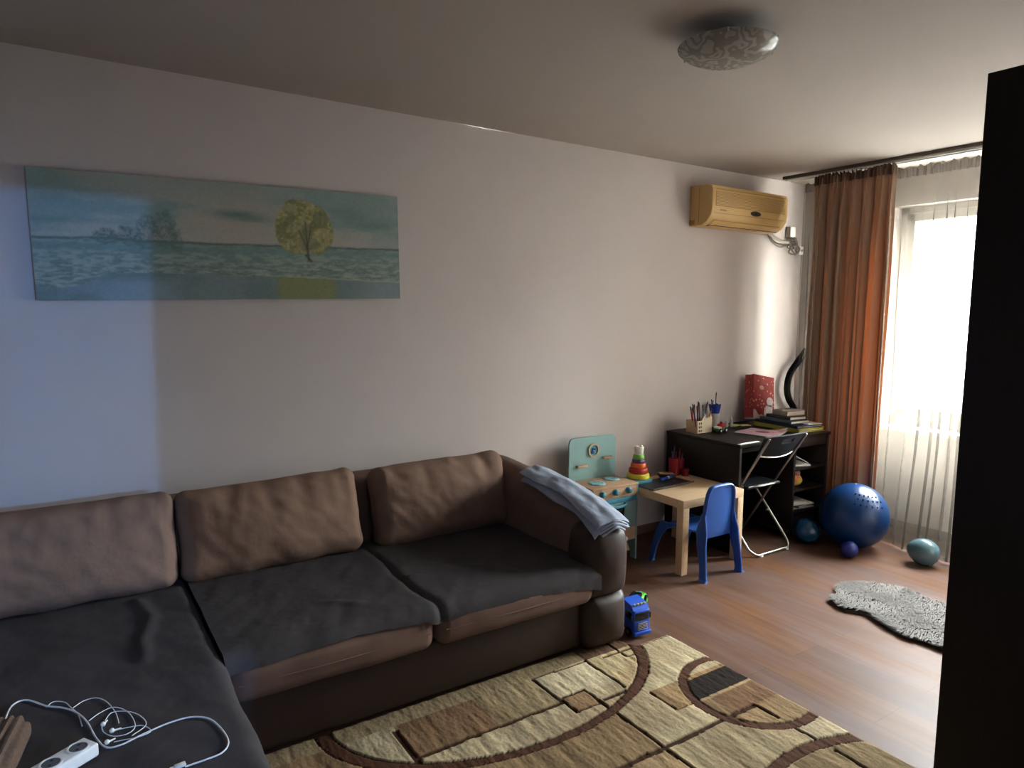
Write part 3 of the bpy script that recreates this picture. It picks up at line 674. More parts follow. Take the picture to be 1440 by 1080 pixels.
for s in (-1, 1):
    b = loft(MB(), [(s * 0.160, -0.205, 0.0, 0.022, 0.030), (s * 0.156, -0.205, 0.012, 0.010, 0.026), (s * 0.152, -0.195, 0.10, 0.008, 0.026), (s * 0.145, -0.175, 0.20, 0.008, 0.034), (s * 0.136, -0.165, 0.27, 0.008, 0.040), (s * 0.130, -0.163, 0.32, 0.008, 0.030), (s * 0.126, -0.166, 0.38, 0.007, 0.014)])
    o = obj('leg', b, M_blue, cc)
    b = loft(MB(), [(s * 0.152, 0.215, 0.0, 0.020, 0.024), (s * 0.148, 0.212, 0.012, 0.009, 0.020), (s * 0.142, 0.20, 0.09, 0.008, 0.022), (s * 0.136, 0.175, 0.17, 0.008, 0.028), (s * 0.132, 0.14, 0.23, 0.008, 0.040), (s * 0.128, 0.10, 0.262, 0.008, 0.06)])
    o = obj('leg', b, M_blue, cc)
rim = [(s_ * x, -0.158 - 0.025 * (z - 0.255) / 0.285, z) for (s_, x, z) in ((-1, .128, .30), (-1, .123, .38), (-1, .118, .46), (-1, .108, .505), (-1, .085, .533), (-1, .04, .541), (1, .04, .541), (1, .085, .533), (1, .108, .505), (1, .118, .46), (1, .123, .38), (1, .128, .30))]
b = MB().tube(rim, 0.0085, 10, flat=1.6); obj('rim', b, M_blue, cc)
b = MB().b2(-0.128, 0.128, -0.158, -0.146, 0.225, 0.266, 0.005); obj('apron', b, M_blue, cc)
b = MB().b2(-0.118, 0.118, 0.115, 0.127, 0.215, 0.252, 0.005); obj('apron', b, M_blue, cc)

# ------------------------------------------------------------------ desk
dk = thing('desk', 'dark wenge writing desk with open shelves at its right, in the corner', 'desk', (4.01, 3.05, 0))
DX, DXR, DY, DYB, DZT = 3.535, 4.490, 2.755, 3.372, 0.715
b = MB().b2(DX - 0.006, DXR + 0.012, DY - 0.006, DYB, 0.693, DZT, 0.0015); obj('desk_top', b, M_wdark, dk, world_coords=True)
b = MB().b2(DX, DX + 0.022, DY, DYB, 0, 0.693, 0.001); obj('side_panel', b, M_wdark, dk, world_coords=True)
b = MB().b2(DXR - 0.022, DXR, DY, DYB, 0, 0.693, 0.001); obj('side_panel', b, M_wdark, dk, world_coords=True)
b = MB().b2(4.115, 4.137, DY + 0.01, DYB, 0.05, 0.693, 0.001); obj('divider', b, M_wdark, dk, world_coords=True)
b = MB().b2(DX + 0.022, DXR - 0.022, DYB - 0.02, DYB - 0.008, 0.10, 0.693, 0.001); obj('back_panel', b, M_wdark, dk, world_coords=True)
b = MB().b2(4.137, DXR - 0.022, DY + 0.004, DY + 0.02, 0.632, 0.693, 0.001); obj('apron', b, M_wdark, dk, world_coords=True)
b = MB().b2(DX + 0.022, 4.115, DY + 0.03, DY + 0.046, 0.65, 0.693, 0.001); obj('apron', b, M_wdark, dk, world_coords=True)
for z in (0.485, 0.338, 0.190, 0.05):
    b = MB().b2(4.137, DXR - 0.022, DY + 0.012, DYB - 0.02, z - 0.016, z, 0.001); obj('shelf', b, M_wdark, dk, world_coords=True)
b = MB().b2(4.085, 4.115, DY + 0.02, DYB - 0.03, 0.05, 0.066, 0.002); obj('foot_rail', b, M_wdark, dk, world_coords=True)
t = thing('ruler', 'white plastic ruler lying along the front edge of the desk', 'ruler', (3.635, 2.768, DZT), R_(2))
b = MB().b2(-0.10, 0.10, -0.012, 0.012, 0, 0.003, 0.0008); obj('ruler_body', b, M_paper, t)

# ------------------------------------------------------------------ folding chair
fc = thing('folding_chair', 'black and chrome folding chair pushed up to the dark desk', 'chair', (3.78, 2.82, 0))
def P(x, y, z): return (x - 3.78, y - 2.82, z)
M_fcp = mat('black_seat_plastic', '#16191c', 0.38)
xl, xr = 3.605, 3.955
def lineA(z): return 3.055 + (2.585 - 3.055) * z / 0.775
b = MB(); r = 0.0085
ptsA = [P(xl - 0.012, lineA(0.775), 0.775), P(xl, lineA(0.43), 0.43), P(xl, lineA(0.09), 0.09), P(xl + 0.008, lineA(0.035), 0.035), P(xl + 0.045, 3.055, 0.011), P(xl + 0.09, 3.056, 0.0105), P(xr - 0.09, 3.056, 0.0105), P(xr - 0.045, 3.055, 0.011), P(xr - 0.008, lineA(0.035), 0.035), P(xr, lineA(0.09), 0.09), P(xr, lineA(0.43), 0.43), P(xr + 0.012, lineA(0.775), 0.775)]
b.tube(ptsA, r, 10, sub=5); obj('back_frame', b, M_steel, fc)
yl, yr = 3.592, 3.985
def lineB(z): return 2.66 + (3.03 - 2.66) * z / 0.415
b = MB(); ptsB = [P(yl, lineB(0.415), 0.415), P(yl, lineB(0.09), 0.09), P(yl + 0.008, lineB(0.035), 0.035), P(yl + 0.045, 2.662, 0.011), P(yl + 0.09, 2.66, 0.0105), P(yr - 0.09, 2.66, 0.0105), P(yr - 0.045, 2.662, 0.011), P(yr - 0.008, lineB(0.035), 0.035), P(yr, lineB(0.09), 0.09), P(yr, lineB(0.415), 0.415)]
b.tube(ptsB, r, 10, sub=5); obj('leg_frame', b, M_steel, fc)
for x in (3.66, 3.92):
    b = MB().b2(x - 0.012, x + 0.012, 2.645, 2.675, 0.0, 0.008, 0.002); obj('foot_cap', b, M_white, fc, world_coords=True)
b = MB().box(P(3.78, 2.905, 0.428), (0.162, 0.165, 0.011), 0.009, k=3, mid=(8, 8, 1)); obj('seat', b, M_fcp, fc)
b = MB().tube([P(xl, 2.795, 0.43), P(3.70, 2.728, 0.436), P(3.78, 2.722, 0.438), P(3.86, 2.728, 0.436), P(xr, 2.795, 0.43)], 0.006, 8); obj('seat_rail', b, M_steel, fc)
def fcb(u, v):
    t = (u - 0.5) * 2; z = 0.655 + v * 0.130; x = 3.78 + t * (0.182 + 0.034 * v)
    return P(x, lineA(z) + 0.012 - 0.030 * (1 - t * t), z - 0.012 * (1 - t * t) * (1 - v) - 0.004 * t * t * v)
b = MB()
# two side panes, bottom and top bars leave the slot handle open
def sub(u0, u1, v0, v1, n, m): b.grid(lambda u, v: fcb(u0 + (u1 - u0) * u, v0 + (v1 - v0) * v), n, m, 0.012)
sub(0, 0.36, 0, 1, 8, 8); sub(0.36, 0.64, 0, 0.62, 6, 5); sub(0.36, 0.64, 0.82, 1, 6, 3); sub(0.64, 1, 0, 1, 8, 8)
obj('backrest', b, M_fcp, fc)
b = MB().tube([fcb(0.0, -0.03), fcb(0.25, -0.05), fcb(0.5, -0.06), fcb(0.75, -0.05), fcb(1.0, -0.03)], 0.0055, 8); obj('back_rail', b, M_steel, fc)
for x in (xl - 0.006, xr + 0.006):
    b = MB().cyl(P(x - 0.012, 2.842, 0.215), P(x + 0.012, 2.842, 0.215), 0.007, seg=10); obj('pivot', b, M_steel, fc)

# ------------------------------------------------------------------ on the desk
box_t = thing('desk_organiser', 'light wooden pen organiser with a little house-shaped front, on the desk', 'pen holder', (3.685, 3.215, DZT))
M_ply = mat('plywood_light', '#c9a884', 0.6, var=0.06, vscale=8, stretch=(2, 16, 16)); M_cream = mat('cream_card', '#d8c8ac', 0.7)
b = MB().b2(-0.075, -0.070, -0.045, 0.055, 0, 0.085, 0.001); obj('side_panel', b, M_ply, box_t)
b = MB().b2(0.070, 0.075, -0.045, 0.055, 0, 0.085, 0.001); obj('side_panel', b, M_ply, box_t)
b = MB().b2(-0.07, 0.07, 0.05, 0.055, 0, 0.085, 0.001); obj('back_panel', b, M_ply, box_t)
b = MB().b2(-0.07, 0.07, -0.04, 0.05, 0.0, 0.005, 0.001); obj('floor_panel', b, M_ply, box_t)
b = MB().b2(-0.003, 0.003, -0.04, 0.05, 0.005, 0.08, 0.001); obj('partition', b, M_ply, box_t)
b = MB().prism([(-0.07, 0), (0.07, 0), (0.07, 0.10), (0.06, 0.125), (0.05, 0.10), (0.045, 0.10), (0.04, 0.118), (0.03, 0.10), (0.01, 0.10), (0.0, 0.135), (-0.018, 0.10), (-0.03, 0.085), (-0.07, 0.085)], -0.045, -0.040, 1); fp = obj('house_front', b, M_cream, box_t)
b = MB()
for (x, z) in ((-0.058, 0.01), (-0.058, 0.035), (-0.058, 0.06), (-0.04, 0.01), (-0.04, 0.035), (-0.04, 0.06)): b.b2(x, x + 0.009, -0.0462, -0.045, z, z + 0.015, 0.0003)
obj('window_cutouts', b, M_black, fp)
pc = [('#4a2a6a', 'purple'), ('#7a2742', 'plum'), ('#1f4430', 'dark green'), ('#26573c', 'green'), ('#1b3c33', 'bottle green'), ('#2b2b2e', 'black'), ('#b8492a', 'orange'), ('#a12d28', 'red'), ('#8f2a2a', 'brick red'), ('#3a5a8a', 'steel blue'), ('#2f6f8f', 'petrol blue'), ('#5a5f68', 'grey'), ('#c07a3a', 'ochre'), ('#234a8a', 'blue')]
pp = [(-0.062, -0.03), (-0.055, 0.0), (-0.045, -0.02), (-0.035, -0.028), (-0.028, -0.012), (-0.018, -0.02), (-0.03, 0.03), (-0.012, 0.03), (0.012, 0.025), (0.02, -0.02), (0.03, -0.01), (0.042, 0.01), (0.052, -0.02), (0.06, 0.02)]
random.seed(9)
for i, ((c, nm), (dx, dy)) in enumerate(zip(pc, pp)):
    lean = R_(8 + 6 * abs(dx) / 0.06 * 1.2); az = math.pi if dx < -0.02 else (0.2 if dx > 0.03 else random.uniform(1.2, 2))
    pencil(3.685 + dx, 3.215 + dy, DZT + 0.006, 0.165 + 0.02 * (i % 3), min(lean, R_(13)) * (1 if abs(dx) > 0.03 else 0.4), az + random.uniform(-0.3, 0.3), c, nm + ' pencil standing in the wooden organiser on the desk', 'pencils in the wooden organiser', r=0.0042, kind='pencil', tip='#20242a')
t = thing('white_cup', 'white plastic cup under the blue scalloped cup at the back of the desk', 'cup', (3.965, 3.325, DZT))
b = MB().lathe([(0.030, 0), (0.033, 0.04), (0.036, 0.094), (0.0335, 0.096), (0.028, 0.004), (0.0001, 0.004)], (0, 0, 0), 28); obj('cup_body', b, mat('off_white_plastic', '#b8b2ac', 0.45), t)
t = thing('scalloped_cup', 'dark blue cup with scalloped rim holding brushes, set in the white cup', 'cup', (3.965, 3.325, DZT + 0.088))
def scal(u, v):
    a = 2 * math.pi * u; r = 0.030 + 0.014 * v; z = v * 0.066 + (0.008 * abs(math.sin(a * 4)) if v > 0.9 else 0)
    return (r * math.cos(a), r * math.sin(a), z)
b = MB().grid(scal, 64, 8, 0.002); b.lathe([(0.030, 0), (0.030, 0.003)], (0, 0, 0), 24); obj('cup_body', b, mat('cobalt_plastic', '#1a2f86', 0.35), t)
for (dx, dy, ln, c, nm) in ((0.004, 0.0, 0.155, '#1c2a4a', 'navy'), (-0.018, 0.01, 0.105, '#64789a', 'grey-blue'), (-0.024, -0.008, 0.10, '#3c4c6c', 'slate'), (0.016, 0.01, 0.085, '#7d8894', 'pale grey')):
    pencil(3.965 + dx, 3.325 + dy, DZT + 0.094, ln, R_(4), 3.0 if dx < 0 else 0.3, c, nm + ' brush standing in the blue scalloped cup', 'brushes in the blue cup', kind='paint_brush', cat='brush', tip='#15171c')
for o in [x for x in bpy.data.objects if x.name.startswith('felt_pen') and not x.parent]: o['category'] = 'pen'
for o in [x for x in bpy.data.objects if x.name.startswith('pencil') and not x.parent]: o['category'] = 'pencil'
for o in [x for x in bpy.data.objects if x.name.startswith('paint_brush') and not x.parent]: o['category'] = 'brush'
for (x, y, h, lab) in ((4.015, 3.255, 0.060, 'small clear glue bottle on the desk, left of its taller neighbour'), (4.060, 3.250, 0.072, 'small white glue bottle with a pointed tip, right one on the desk')):
    t = thing('glue_bottle', lab, 'bottle', (x, y, DZT))
    b = MB().lathe([(0.011, 0), (0.012, 0.003), (0.012, h * 0.6), (0.006, h * 0.72)], (0, 0, 0), 16); obj('bottle_body', b, mat('bottle_plastic', '#b9b5ad', 0.3), t)
    b = MB().lathe([(0.006, h * 0.72), (0.006, h * 0.8), (0.0015, h * 1.15)], (0, 0, 0), 12); obj('nozzle', b, M_paper, t)
# toy car
t = thing('toy_car', 'green, white and red toy car parked in front of the wooden organiser', 'toy car', (3.805, 3.135, DZT), R_(6))
M_gr = mat('grass_green_plastic', '#1f7a3e', 0.35); M_rd = mat('bright_red_plastic', '#b0181c', 0.3)
b = MB().box((0, 0, 0.020), (0.052, 0.024, 0.009), 0.008, k=3, mid=(4, 2, 1)); obj('car_body', b, M_gr, t)
b = MB().b2(-0.052, -0.012, -0.022, 0.022, 0.028, 0.042, 0.006, k=2); obj('bonnet', b, M_paper, t)
b = MB().box((0.004, 0, 0.042), (0.026, 0.021, 0.018), 0.014, k=4, mid=(3, 2, 1)); obj('cabin', b, M_rd, t)
b = MB().sph((0.006, 0, 0.064), 0.010, 14); obj('driver_head', b, M_rd, t)
for (x, y) in ((-0.032, -0.024), (0.03, -0.024), (-0.032, 0.024), (0.03, 0.024)):
    b = MB().lathe([(0.007, -0.005), (0.0145, -0.005), (0.0155, 0), (0.0145, 0.005), (0.007, 0.005)], (x, y, 0.0155), 18, RX(R_(90))); w = obj('wheel', b, M_black, t)
    b = MB().lathe([(0.007, -0.0062), (0.007, 0.0062)], (x, y, 0.0155), 12, RX(R_(90))); obj('hub_cap', b, M_paper, w)
for (x, y, a, s, lab, c) in ((4.105, 3.265, 12, 1.0, 'small yellow notepad lying on the desk by the glue bottles', '#b8b04a'), (4.18, 3.225, -20, 0.75, 'small pale yellow card lying between notepad and magazine', '#c8c47a')):
    t = thing('notepad', lab, 'notepad', (x, y, DZT), R_(a)); b = MB().b2(-0.05 * s, 0.05 * s, -0.032 * s, 0.032 * s, 0, 0.006, 0.001); obj('pad_body', b, mat('pad_' + c.strip('#'), c, 0.7), t)
    b = MB().b2(-0.04 * s, 0.035 * s, -0.022 * s, 0.022 * s, 0.006, 0.0075, 0.0004); obj('top_sheet', b, M_paper, t)
# magazine with a curled corner
t = thing('magazine', 'pink magazine with a curled page corner lying on the desk', 'magazine', (4.01, 2.97, DZT + 0.001), R_(12))
def mag(off, cu):
    def f(u, v):
        x = -0.115 + 0.25 * u; y = -0.145 + 0.27 * v; lift = max(0, (u - v) - 0.45)
        return (x - lift * 0.02, y, 0.002 + off + cu * lift ** 1.5 + 0.002 * math.sin(u * 6))
    return f
b = MB().grid(mag(0, 0.05), 18, 18, 0.0015); obj('pages', b, M_paper, t)
nu = 60; U, V = np.meshgrid(np.linspace(0, 1, nu), np.linspace(0, 1, nu), indexing='ij')
lift = np.maximum(0, (U - V) - 0.45); mc = np.zeros((nu, nu, 3)) + rgb('#d3a3b6')
mc += (fbm(U * 9, V * 9, 3)[..., None] - 0.5) * 0.12
e = (((U - 0.55) / 0.24) ** 2 + ((V - 0.5) / 0.20) ** 2) < 1; mc[e] = rgb('#7c3a68')
e = (np.abs(((U - 0.55) / 0.24) ** 2 + ((V - 0.5) / 0.20) ** 2 - 1) < 0.12); mc[e] = rgb('#e6c7d3')
mc[(U < 0.04) | (V < 0.04) | (U > 0.96) | (V > 0.96)] = rgb('#d9cfd3')
M_print = mat('printed_paper', '#ffffff', 0.45, attr=True)
colour_mesh('cover', -0.115 + 0.25 * U - lift * 0.02, -0.145 + 0.27 * V, 0.005 + 0.085 * lift ** 1.5 + 0.002 * np.sin(U * 6), mc, M_print, t)
# pile of folders and books
def book(name, lab, cat, cx, cy, z, w, l, h, rot, cov, paper=True, group=None, cover_t=0.003):
    t = thing(name, lab, cat, (cx, cy, z), R_(rot), group)
    cm = mat('cover_' + cov.strip('#'), cov, 0.45)
    b = MB(); b.b2(-w / 2, w / 2, -l / 2, l / 2, 0, cover_t, 0.0008); b.b2(-w / 2, w / 2, -l / 2, l / 2, h - cover_t, h, 0.0008); b.b2(-w / 2, -w / 2 + cover_t, -l / 2, l / 2, 0, h, 0.0008); obj('cover', b, cm, t)
    b = MB().b2(-w / 2 + cover_t, w / 2 - 0.004, -l / 2 + 0.004, l / 2 - 0.004, cover_t, h - cover_t, 0.0005); obj('pages', b, M_pages, t)
    return t
book('binder', 'thick yellow-green folder at the bottom of the pile on the desk', 'folder', 4.372, 3.00, DZT, 0.265, 0.39, 0.030, -4, '#a8a23f', cover_t=0.012)
book('folder', 'navy blue folder on top of the yellow-green one', 'folder', 4.370, 3.00, DZT + 0.030, 0.255, 0.375, 0.018, -6, '#22304f', cover_t=0.007)
t = thing('loose_papers', 'loose white papers sticking out at the front of the navy folder', 'paper', (4.425, 2.90, DZT + 0.048), R_(-10)); b = MB().b2(-0.06, 0.07, -0.085, 0.1, 0, 0.004, 0.0008); obj('sheets', b, M_paper, t)
book('book', 'large grey-blue book in the pile, under the dark paperback', 'book', 4.345, 3.015, DZT + 0.052, 0.185, 0.28, 0.020, -6, '#4a5664')
book('book', 'dark paperback with a picture cover, second from the top', 'book', 4.365, 3.015, DZT + 0.072, 0.165, 0.215, 0.022, -6, '#2c2a2b')
book('book', 'small brown-grey book with cream pages topping the pile', 'book', 4.395, 3.015, DZT + 0.094, 0.185, 0.135, 0.034, -6, '#8d8379')
# gift bag
gb = thing('gift_bag', 'red paper gift bag with white dots leaning at the back of the desk', 'bag', (4.405, 3.272, DZT + 0.012))
W_, D_, HB = 0.126, 0.042, 0.335
def bagside(u, v, s):   # front (s=-1) or back (s=1)
    x = (u * 2 - 1) * (W_ - 0.0 * v); z = v * HB; belly = 0.010 * math.sin(math.pi * u) * math.sin(math.pi * v)
    return Vector((x, s * (D_ * (1 - 0.15 * v) + belly), z))
tilt = RY(R_(10)) @ RX(R_(-9))
M_bag = mat('printed_gift_paper', '#ffffff', 0.5, attr=True)
nu, nv = 70, 110; U, V = np.meshgrid(np.linspace(0, 1, nu), np.linspace(0, 1, nv), indexing='ij')
def bagcol(U, V, front):
    c = np.zeros(U.shape + (3,)) + rgb('#8a2524'); c += (fbm(U * 6, V * 9, 8)[..., None] - 0.5) * 0.10
    rs = np.random.RandomState(5)
    for _ in range(26):
        cx, cy, r = rs.rand(), 0.25 + 0.7 * rs.rand(), 0.012 + 0.012 * rs.rand()
        c[((U - cx) * 0.62) ** 2 + (V - cy) ** 2 < r * r] = rgb('#c98d7c')
    if front:
        w = V < 0.20 - 0.28 * U + 0.03 * np.sin(U * 20); c[w & (U < 0.5)] = rgb('#b9b2ad')
        e = (((U - 0.36) / 0.10) ** 2 + ((V - 0.72) / 0.05) ** 2) < 1; c[e] = rgb('#b08863')
        w = (((U - 0.72) / 0.24) ** 2 + ((V - 0.17) / 0.19) ** 2) < 1; c[w] = rgb('#bdb6b2')
        w = (((U - 0.76) / 0.17) ** 2 + ((V - 0.43) / 0.10) ** 2) < 1; c[w] = rgb('#c2bbb7')
        w = (((U - 0.76) / 0.17) ** 2 + ((V - 0.335) / 0.022) ** 2) < 1; c[w] = rgb('#3a3236')
        for (cx, cy) in ((0.70, 0.45), (0.82, 0.46), (0.74, 0.22), (0.74, 0.14)): c[((U - cx) * 0.62) ** 2 + (V - cy) ** 2 < 0.011 ** 2] = rgb('#2c2a30')
        n_ = fbm(U * 18, V * 26, 9) > 0.62; c[n_ & (V < 0.36) & (U > 0.48) & (U < 0.96)] = rgb('#8f8a90')
    c[V < 0.02] = rgb('#9c9693'); return c
def bagmesh(name, fn, front):
    P3 = np.array([[tuple(tilt @ fn(u, v)) for v in np.linspace(0, 1, nv)] for u in np.linspace(0, 1, nu)])
    return colour_mesh(name, P3[..., 0], P3[..., 1], P3[..., 2] + 0.004, bagcol(U, V, front), M_bag, gb)
bagmesh('front_panel', lambda u, v: bagside(u, v, -1), True); bagmesh('back_panel', lambda u, v: bagside(u, v, 1), False)
for s in (-1, 1):
    bagmesh('gusset', lambda u, v: Vector((s * (W_ - 0.018 * (1 - abs(2 * u - 1)) * v), (u * 2 - 1) * D_ * (1 - 0.15 * v), v * HB)), False)
b = MB().b2(-W_, W_, -D_, D_, 0.0, 0.002, 0.0005); b.v = [tilt @ v + Vector((0, 0, 0.004)) for v in b.v]; obj('bag_base', b, M_paper, gb)
b = MB().tube([tilt @ Vector((-0.04, -D_ * 0.85, HB - 0.01)), tilt @ Vector((-0.035, -D_ * 0.9, HB - 0.05)), tilt @ Vector((0, -D_ * 1.15, HB - 0.075)), tilt @ Vector((0.035, -D_ * 0.9, HB - 0.05)), tilt @ Vector((0.04, -D_ * 0.85, HB - 0.01))], 0.002, 6); obj('handle', b, mat('dark_red_cord', '#4a1416', 0.7), gb)

# things on the desk shelves
t = thing('papers', 'white folded papers on the top shelf inside the desk', 'paper', (4.27, 2.88, 0.487), R_(-20)); 
b = MB().grid(lambda u, v: (-0.07 + 0.14 * u, -0.08 + 0.16 * v, 0.095 - 0.075 * u + 0.01 * math.sin(v * 3)), 6, 6, 0.004); obj('raised_sheet', b, M_paper, t)
b = MB().b2(-0.06, 0.08, -0.09, 0.09, 0.0, 0.010, 0.001); obj('sheets', b, M_paper, t)
t = thing('plush_toy', 'small colourful red and yellow-green soft toy on the middle shelf of the desk', 'toy', (4.255, 2.86, 0.338))
def lum(q): q = q.copy(); q += q.normalized() * 0.006 * noise.noise(q * 30); return q
b = MB().box((0, 0, 0.042), (0.062, 0.048, 0.040), 0.038, k=5, mid=(3, 2, 2), fn=lum); obj('toy_body', b, mat('mottled_toy', '#b04a34', 0.8, vscale=14, col2='#9aa23c'), t)
b = MB().sph((0.018, -0.01, 0.088), 0.028, 18); obj('toy_head', b, mat('toy_purple', '#7a5a78', 0.8, vscale=20, col2='#b06a5a'), t)
for (i, (c, nm, z, rt)) in enumerate((('#b9b4ac', 'white', 0.190, -8), ('#3b465c', 'slate blue', 0.204, 6), ('#c4c0ba', 'pale', 0.214, -14))):
    t = thing('exercise_book', nm + ' exercise book, number ' .replace(', number ', '') + ' ' + ['at the bottom of', 'in the middle of', 'on top of'][i] + ' the stack on the lowest desk shelf', 'notebook', (4.29, 2.89, z), R_(rt), 'exercise books on the lowest shelf')
    b = MB().b2(-0.10, 0.10, -0.11, 0.12, 0, 0.010, 0.001); obj('cover', b, mat('ex_' + c.strip('#'), c, 0.6), t)
    b = MB().b2(-0.097, 0.0985, -0.112, 0.115, 0.002, 0.008, 0.0008); obj('pages', b, M_paper, t)
t = thing('storage_box', 'dark blue box in the bottom compartment of the desk behind the balloon', 'box', (4.30, 2.94, 0.05))
b = MB().b2(-0.13, 0.13, -0.14, 0.15, 0, 0.10, 0.004); obj('box_body', b, mat('navy_card', '#141c3c', 0.6), t); b = MB().b2(-0.135, 0.135, -0.145, 0.155, 0.085, 0.105, 0.004); obj('lid', b, mat('navy_card', '#141c3c'), t)
t = thing('crate', 'dark low crate with small red and green stickers on the floor under the desk', 'crate', (3.86, 3.20, 0))
b = MB().b2(-0.20, 0.20, -0.10, 0.10, 0.0, 0.075, 0.004); obj('crate_body', b, mat('dark_green_plastic', '#1c2320', 0.6), t)
b = MB().b2(0.12, 0.145, -0.102, -0.10, 0.02, 0.05, 0.0005); obj('red_sticker', b, M_red, t); b = MB().b2(0.16, 0.178, -0.102, -0.10, 0.02, 0.055, 0.0005); obj('green_sticker', b, mat('moss_green', '#4f7050', 0.6), t)
# black curved hose against the wall in the corner
t = thing('vacuum_hose', 'black curved hose standing in the corner between desk and curtain', 'hose', (4.86, 3.30, 0))
b = MB().tube([(0.16, 0.02, 1.24), (0.06, 0.02, 1.15), (-0.03, 0.02, 1.06), (-0.06, 0.02, 0.955), (-0.03, 0.02, 0.86), (0.04, 0.02, 0.78), (0.08, 0.01, 0.66), (0.09, 0.0, 0.4), (0.09, -0.01, 0.02)], 0.025, 14, sub=10); obj('hose_tube', b, mat('hose_black', '#050505', 0.6, spec=0.1), t)
b = MB().cyl((0.09, -0.01, 0.0), (0.09, -0.01, 0.12), 0.034, 0.03); obj('hose_end', b, M_black, t)

# ------------------------------------------------------------------ balls and balloons
M_gym = mat('gym_ball_blue', '#07305e', 0.3, bump=0.02, bscale=60)
t = thing('exercise_ball', 'large blue exercise ball with small studs in front of the curtain', 'ball', (4.341, 2.455, 0.0)); RB = 0.2126
b = MB().sph((0, 0, RB), RB, 64); body = obj('ball_body', b, M_gym, t)
dirs = []
for k in range(-2, 4):
    for j in range(3): dirs.append((R_(-128 + k * 11 + (6 if j % 2 else 0)), R_(52 - j * 10 - k * 1.5)))
for (az, el) in dirs:
    d = Vector((math.cos(az) * math.cos(el), math.sin(az) * math.cos(el), math.sin(el))); b = MB().sph(Vector((0, 0, RB)) + d * (RB + 0.0005), 0.0058, 8); obj('stud', b, mat('stud_blue', '#03102c', 0.7, spec=0.1), t)
for ring in range(3):
    zz = RB + (-0.14, 0.0, 0.14)[ring] ; rr = math.sqrt(RB ** 2 - (zz - RB) ** 2)
b = MB().lathe([(0.007, 0), (0.005, 0.004), (0.0001, 0.004)], Vector((0.0, 0.0, 2 * RB - 0.002)), 12); obj('plug', b, M_white, t)
t = thing('small_ball', 'small dark blue ball on the floor against the exercise ball', 'ball', (4.128, 2.352, 0)); b = MB().sph((0, 0, 0.052), 0.052, 32); obj('ball_body', b, mat('violet_blue_rubber', '#14206e', 0.35), t)
def balloon(loc, r, col, lab, sc, rot, rough=0.22):
    t = thing('balloon', lab, 'balloon', loc)
    m_ = mat('balloon_' + col.strip('#'), col, rough, trans=0.25, coat=0.3)
    b = MB(); n = 24; pr = []
    for i in range(n + 1):
        a = math.pi * i / n; k = 1 + 0.16 * max(0, -math.cos(a)) ** 2; pr.append((max(1e-4, r * math.sin(a)), -r * math.cos(a) * k * sc))
    pr[-1] = (1e-4, pr[-1][1]); b.lathe(pr[::-1], (0, 0, r * 0.98), 36, rot, cap=False); obj('balloon_skin', b, m_, t)
    d = rot @ Vector((0, 0, -1)); p = Vector((0, 0, r * 0.98)) + d * r * 1.16 * sc; b = MB().lathe([(0.003, 0), (0.008, 0.010), (0.007, 0.012)], p, 10, d.to_track_quat('Z', 'Y').to_matrix()); obj('knot', b, m_, t)
    return t
balloon((4.155, 2.665, 0), 0.083, '#174566', 'mid-blue balloon under the desk beside the folding chair', 1.0, RY(R_(100)))
balloon((4.401, 2.030, 0), 0.083, '#56767f', 'pale blue balloon on the floor in front of the sheer curtain', 1.02, RZ(R_(-75)) @ RY(R_(-82)))

# ------------------------------------------------------------------ floor toys by the sofa arm
t = thing('toy_truck', 'blue toy truck with a silver grille on the floor beside the sofa arm', 'toy truck', (2.262, 2.392, 0), R_(-5))
M_tb = mat('toy_truck_blue', '#1f4fb8', 0.3)
b = MB().b2(-0.048, 0.048, -0.125, -0.02, 0.026, 0.135, 0.010, k=3); cab = obj('cab', b, M_tb, t)
b = MB().prism([(-0.120, 0.128), (-0.10, 0.155), (-0.03, 0.168), (-0.02, 0.13)], -0.046, 0.046, 0); obj('roof_spoiler', b, M_tb, cab)
b = MB().b2(-0.040, 0.040, -0.1285, -0.122, 0.088, 0.124, 0.002); obj('windscreen', b, mat('toy_glass', '#0e1116', 0.12), cab)
for xs in (-0.0475, 0.0475): b = MB().b2(xs - 0.0015, xs + 0.0015, -0.105, -0.06, 0.088, 0.120, 0.001); obj('side_window', b, mat('toy_glass', '#0e1116'), cab)
b = MB()
for k in range(5): b.b2(-0.030 + k * 0.0, 0.030, -0.131, -0.124, 0.040 + k * 0.008, 0.044 + k * 0.008, 0.001)
obj('grille', b, M_chrome, cab)
b = MB().b2(-0.050, 0.050, -0.136, -0.118, 0.016, 0.034, 0.004, k=2); obj('bumper', b, M_tb, cab)
for x in (-0.03, -0.01, 0.01, 0.03): b = MB().b2(x - 0.005, x + 0.005, -0.106, -0.10, 0.154, 0.161, 0.001); obj('roof_lamp', b, mat('lamp_yellow', '#c9b85a', 0.4), cab)
for s in (-1, 1): b = MB().b2(s * 0.050, s * 0.060, -0.118, -0.112, 0.085, 0.112, 0.002); obj('mirror', b, M_black, cab)
b = MB().b2(-0.035, 0.035, -0.03, 0.125, 0.026, 0.045, 0.004); obj('chassis', b, M_black, t)
b = MB().b2(-0.044, 0.044, -0.008, 0.125, 0.045, 0.062, 0.003); obj('load_bed', b, mat('toy_red', '#7a2226', 0.4), t)
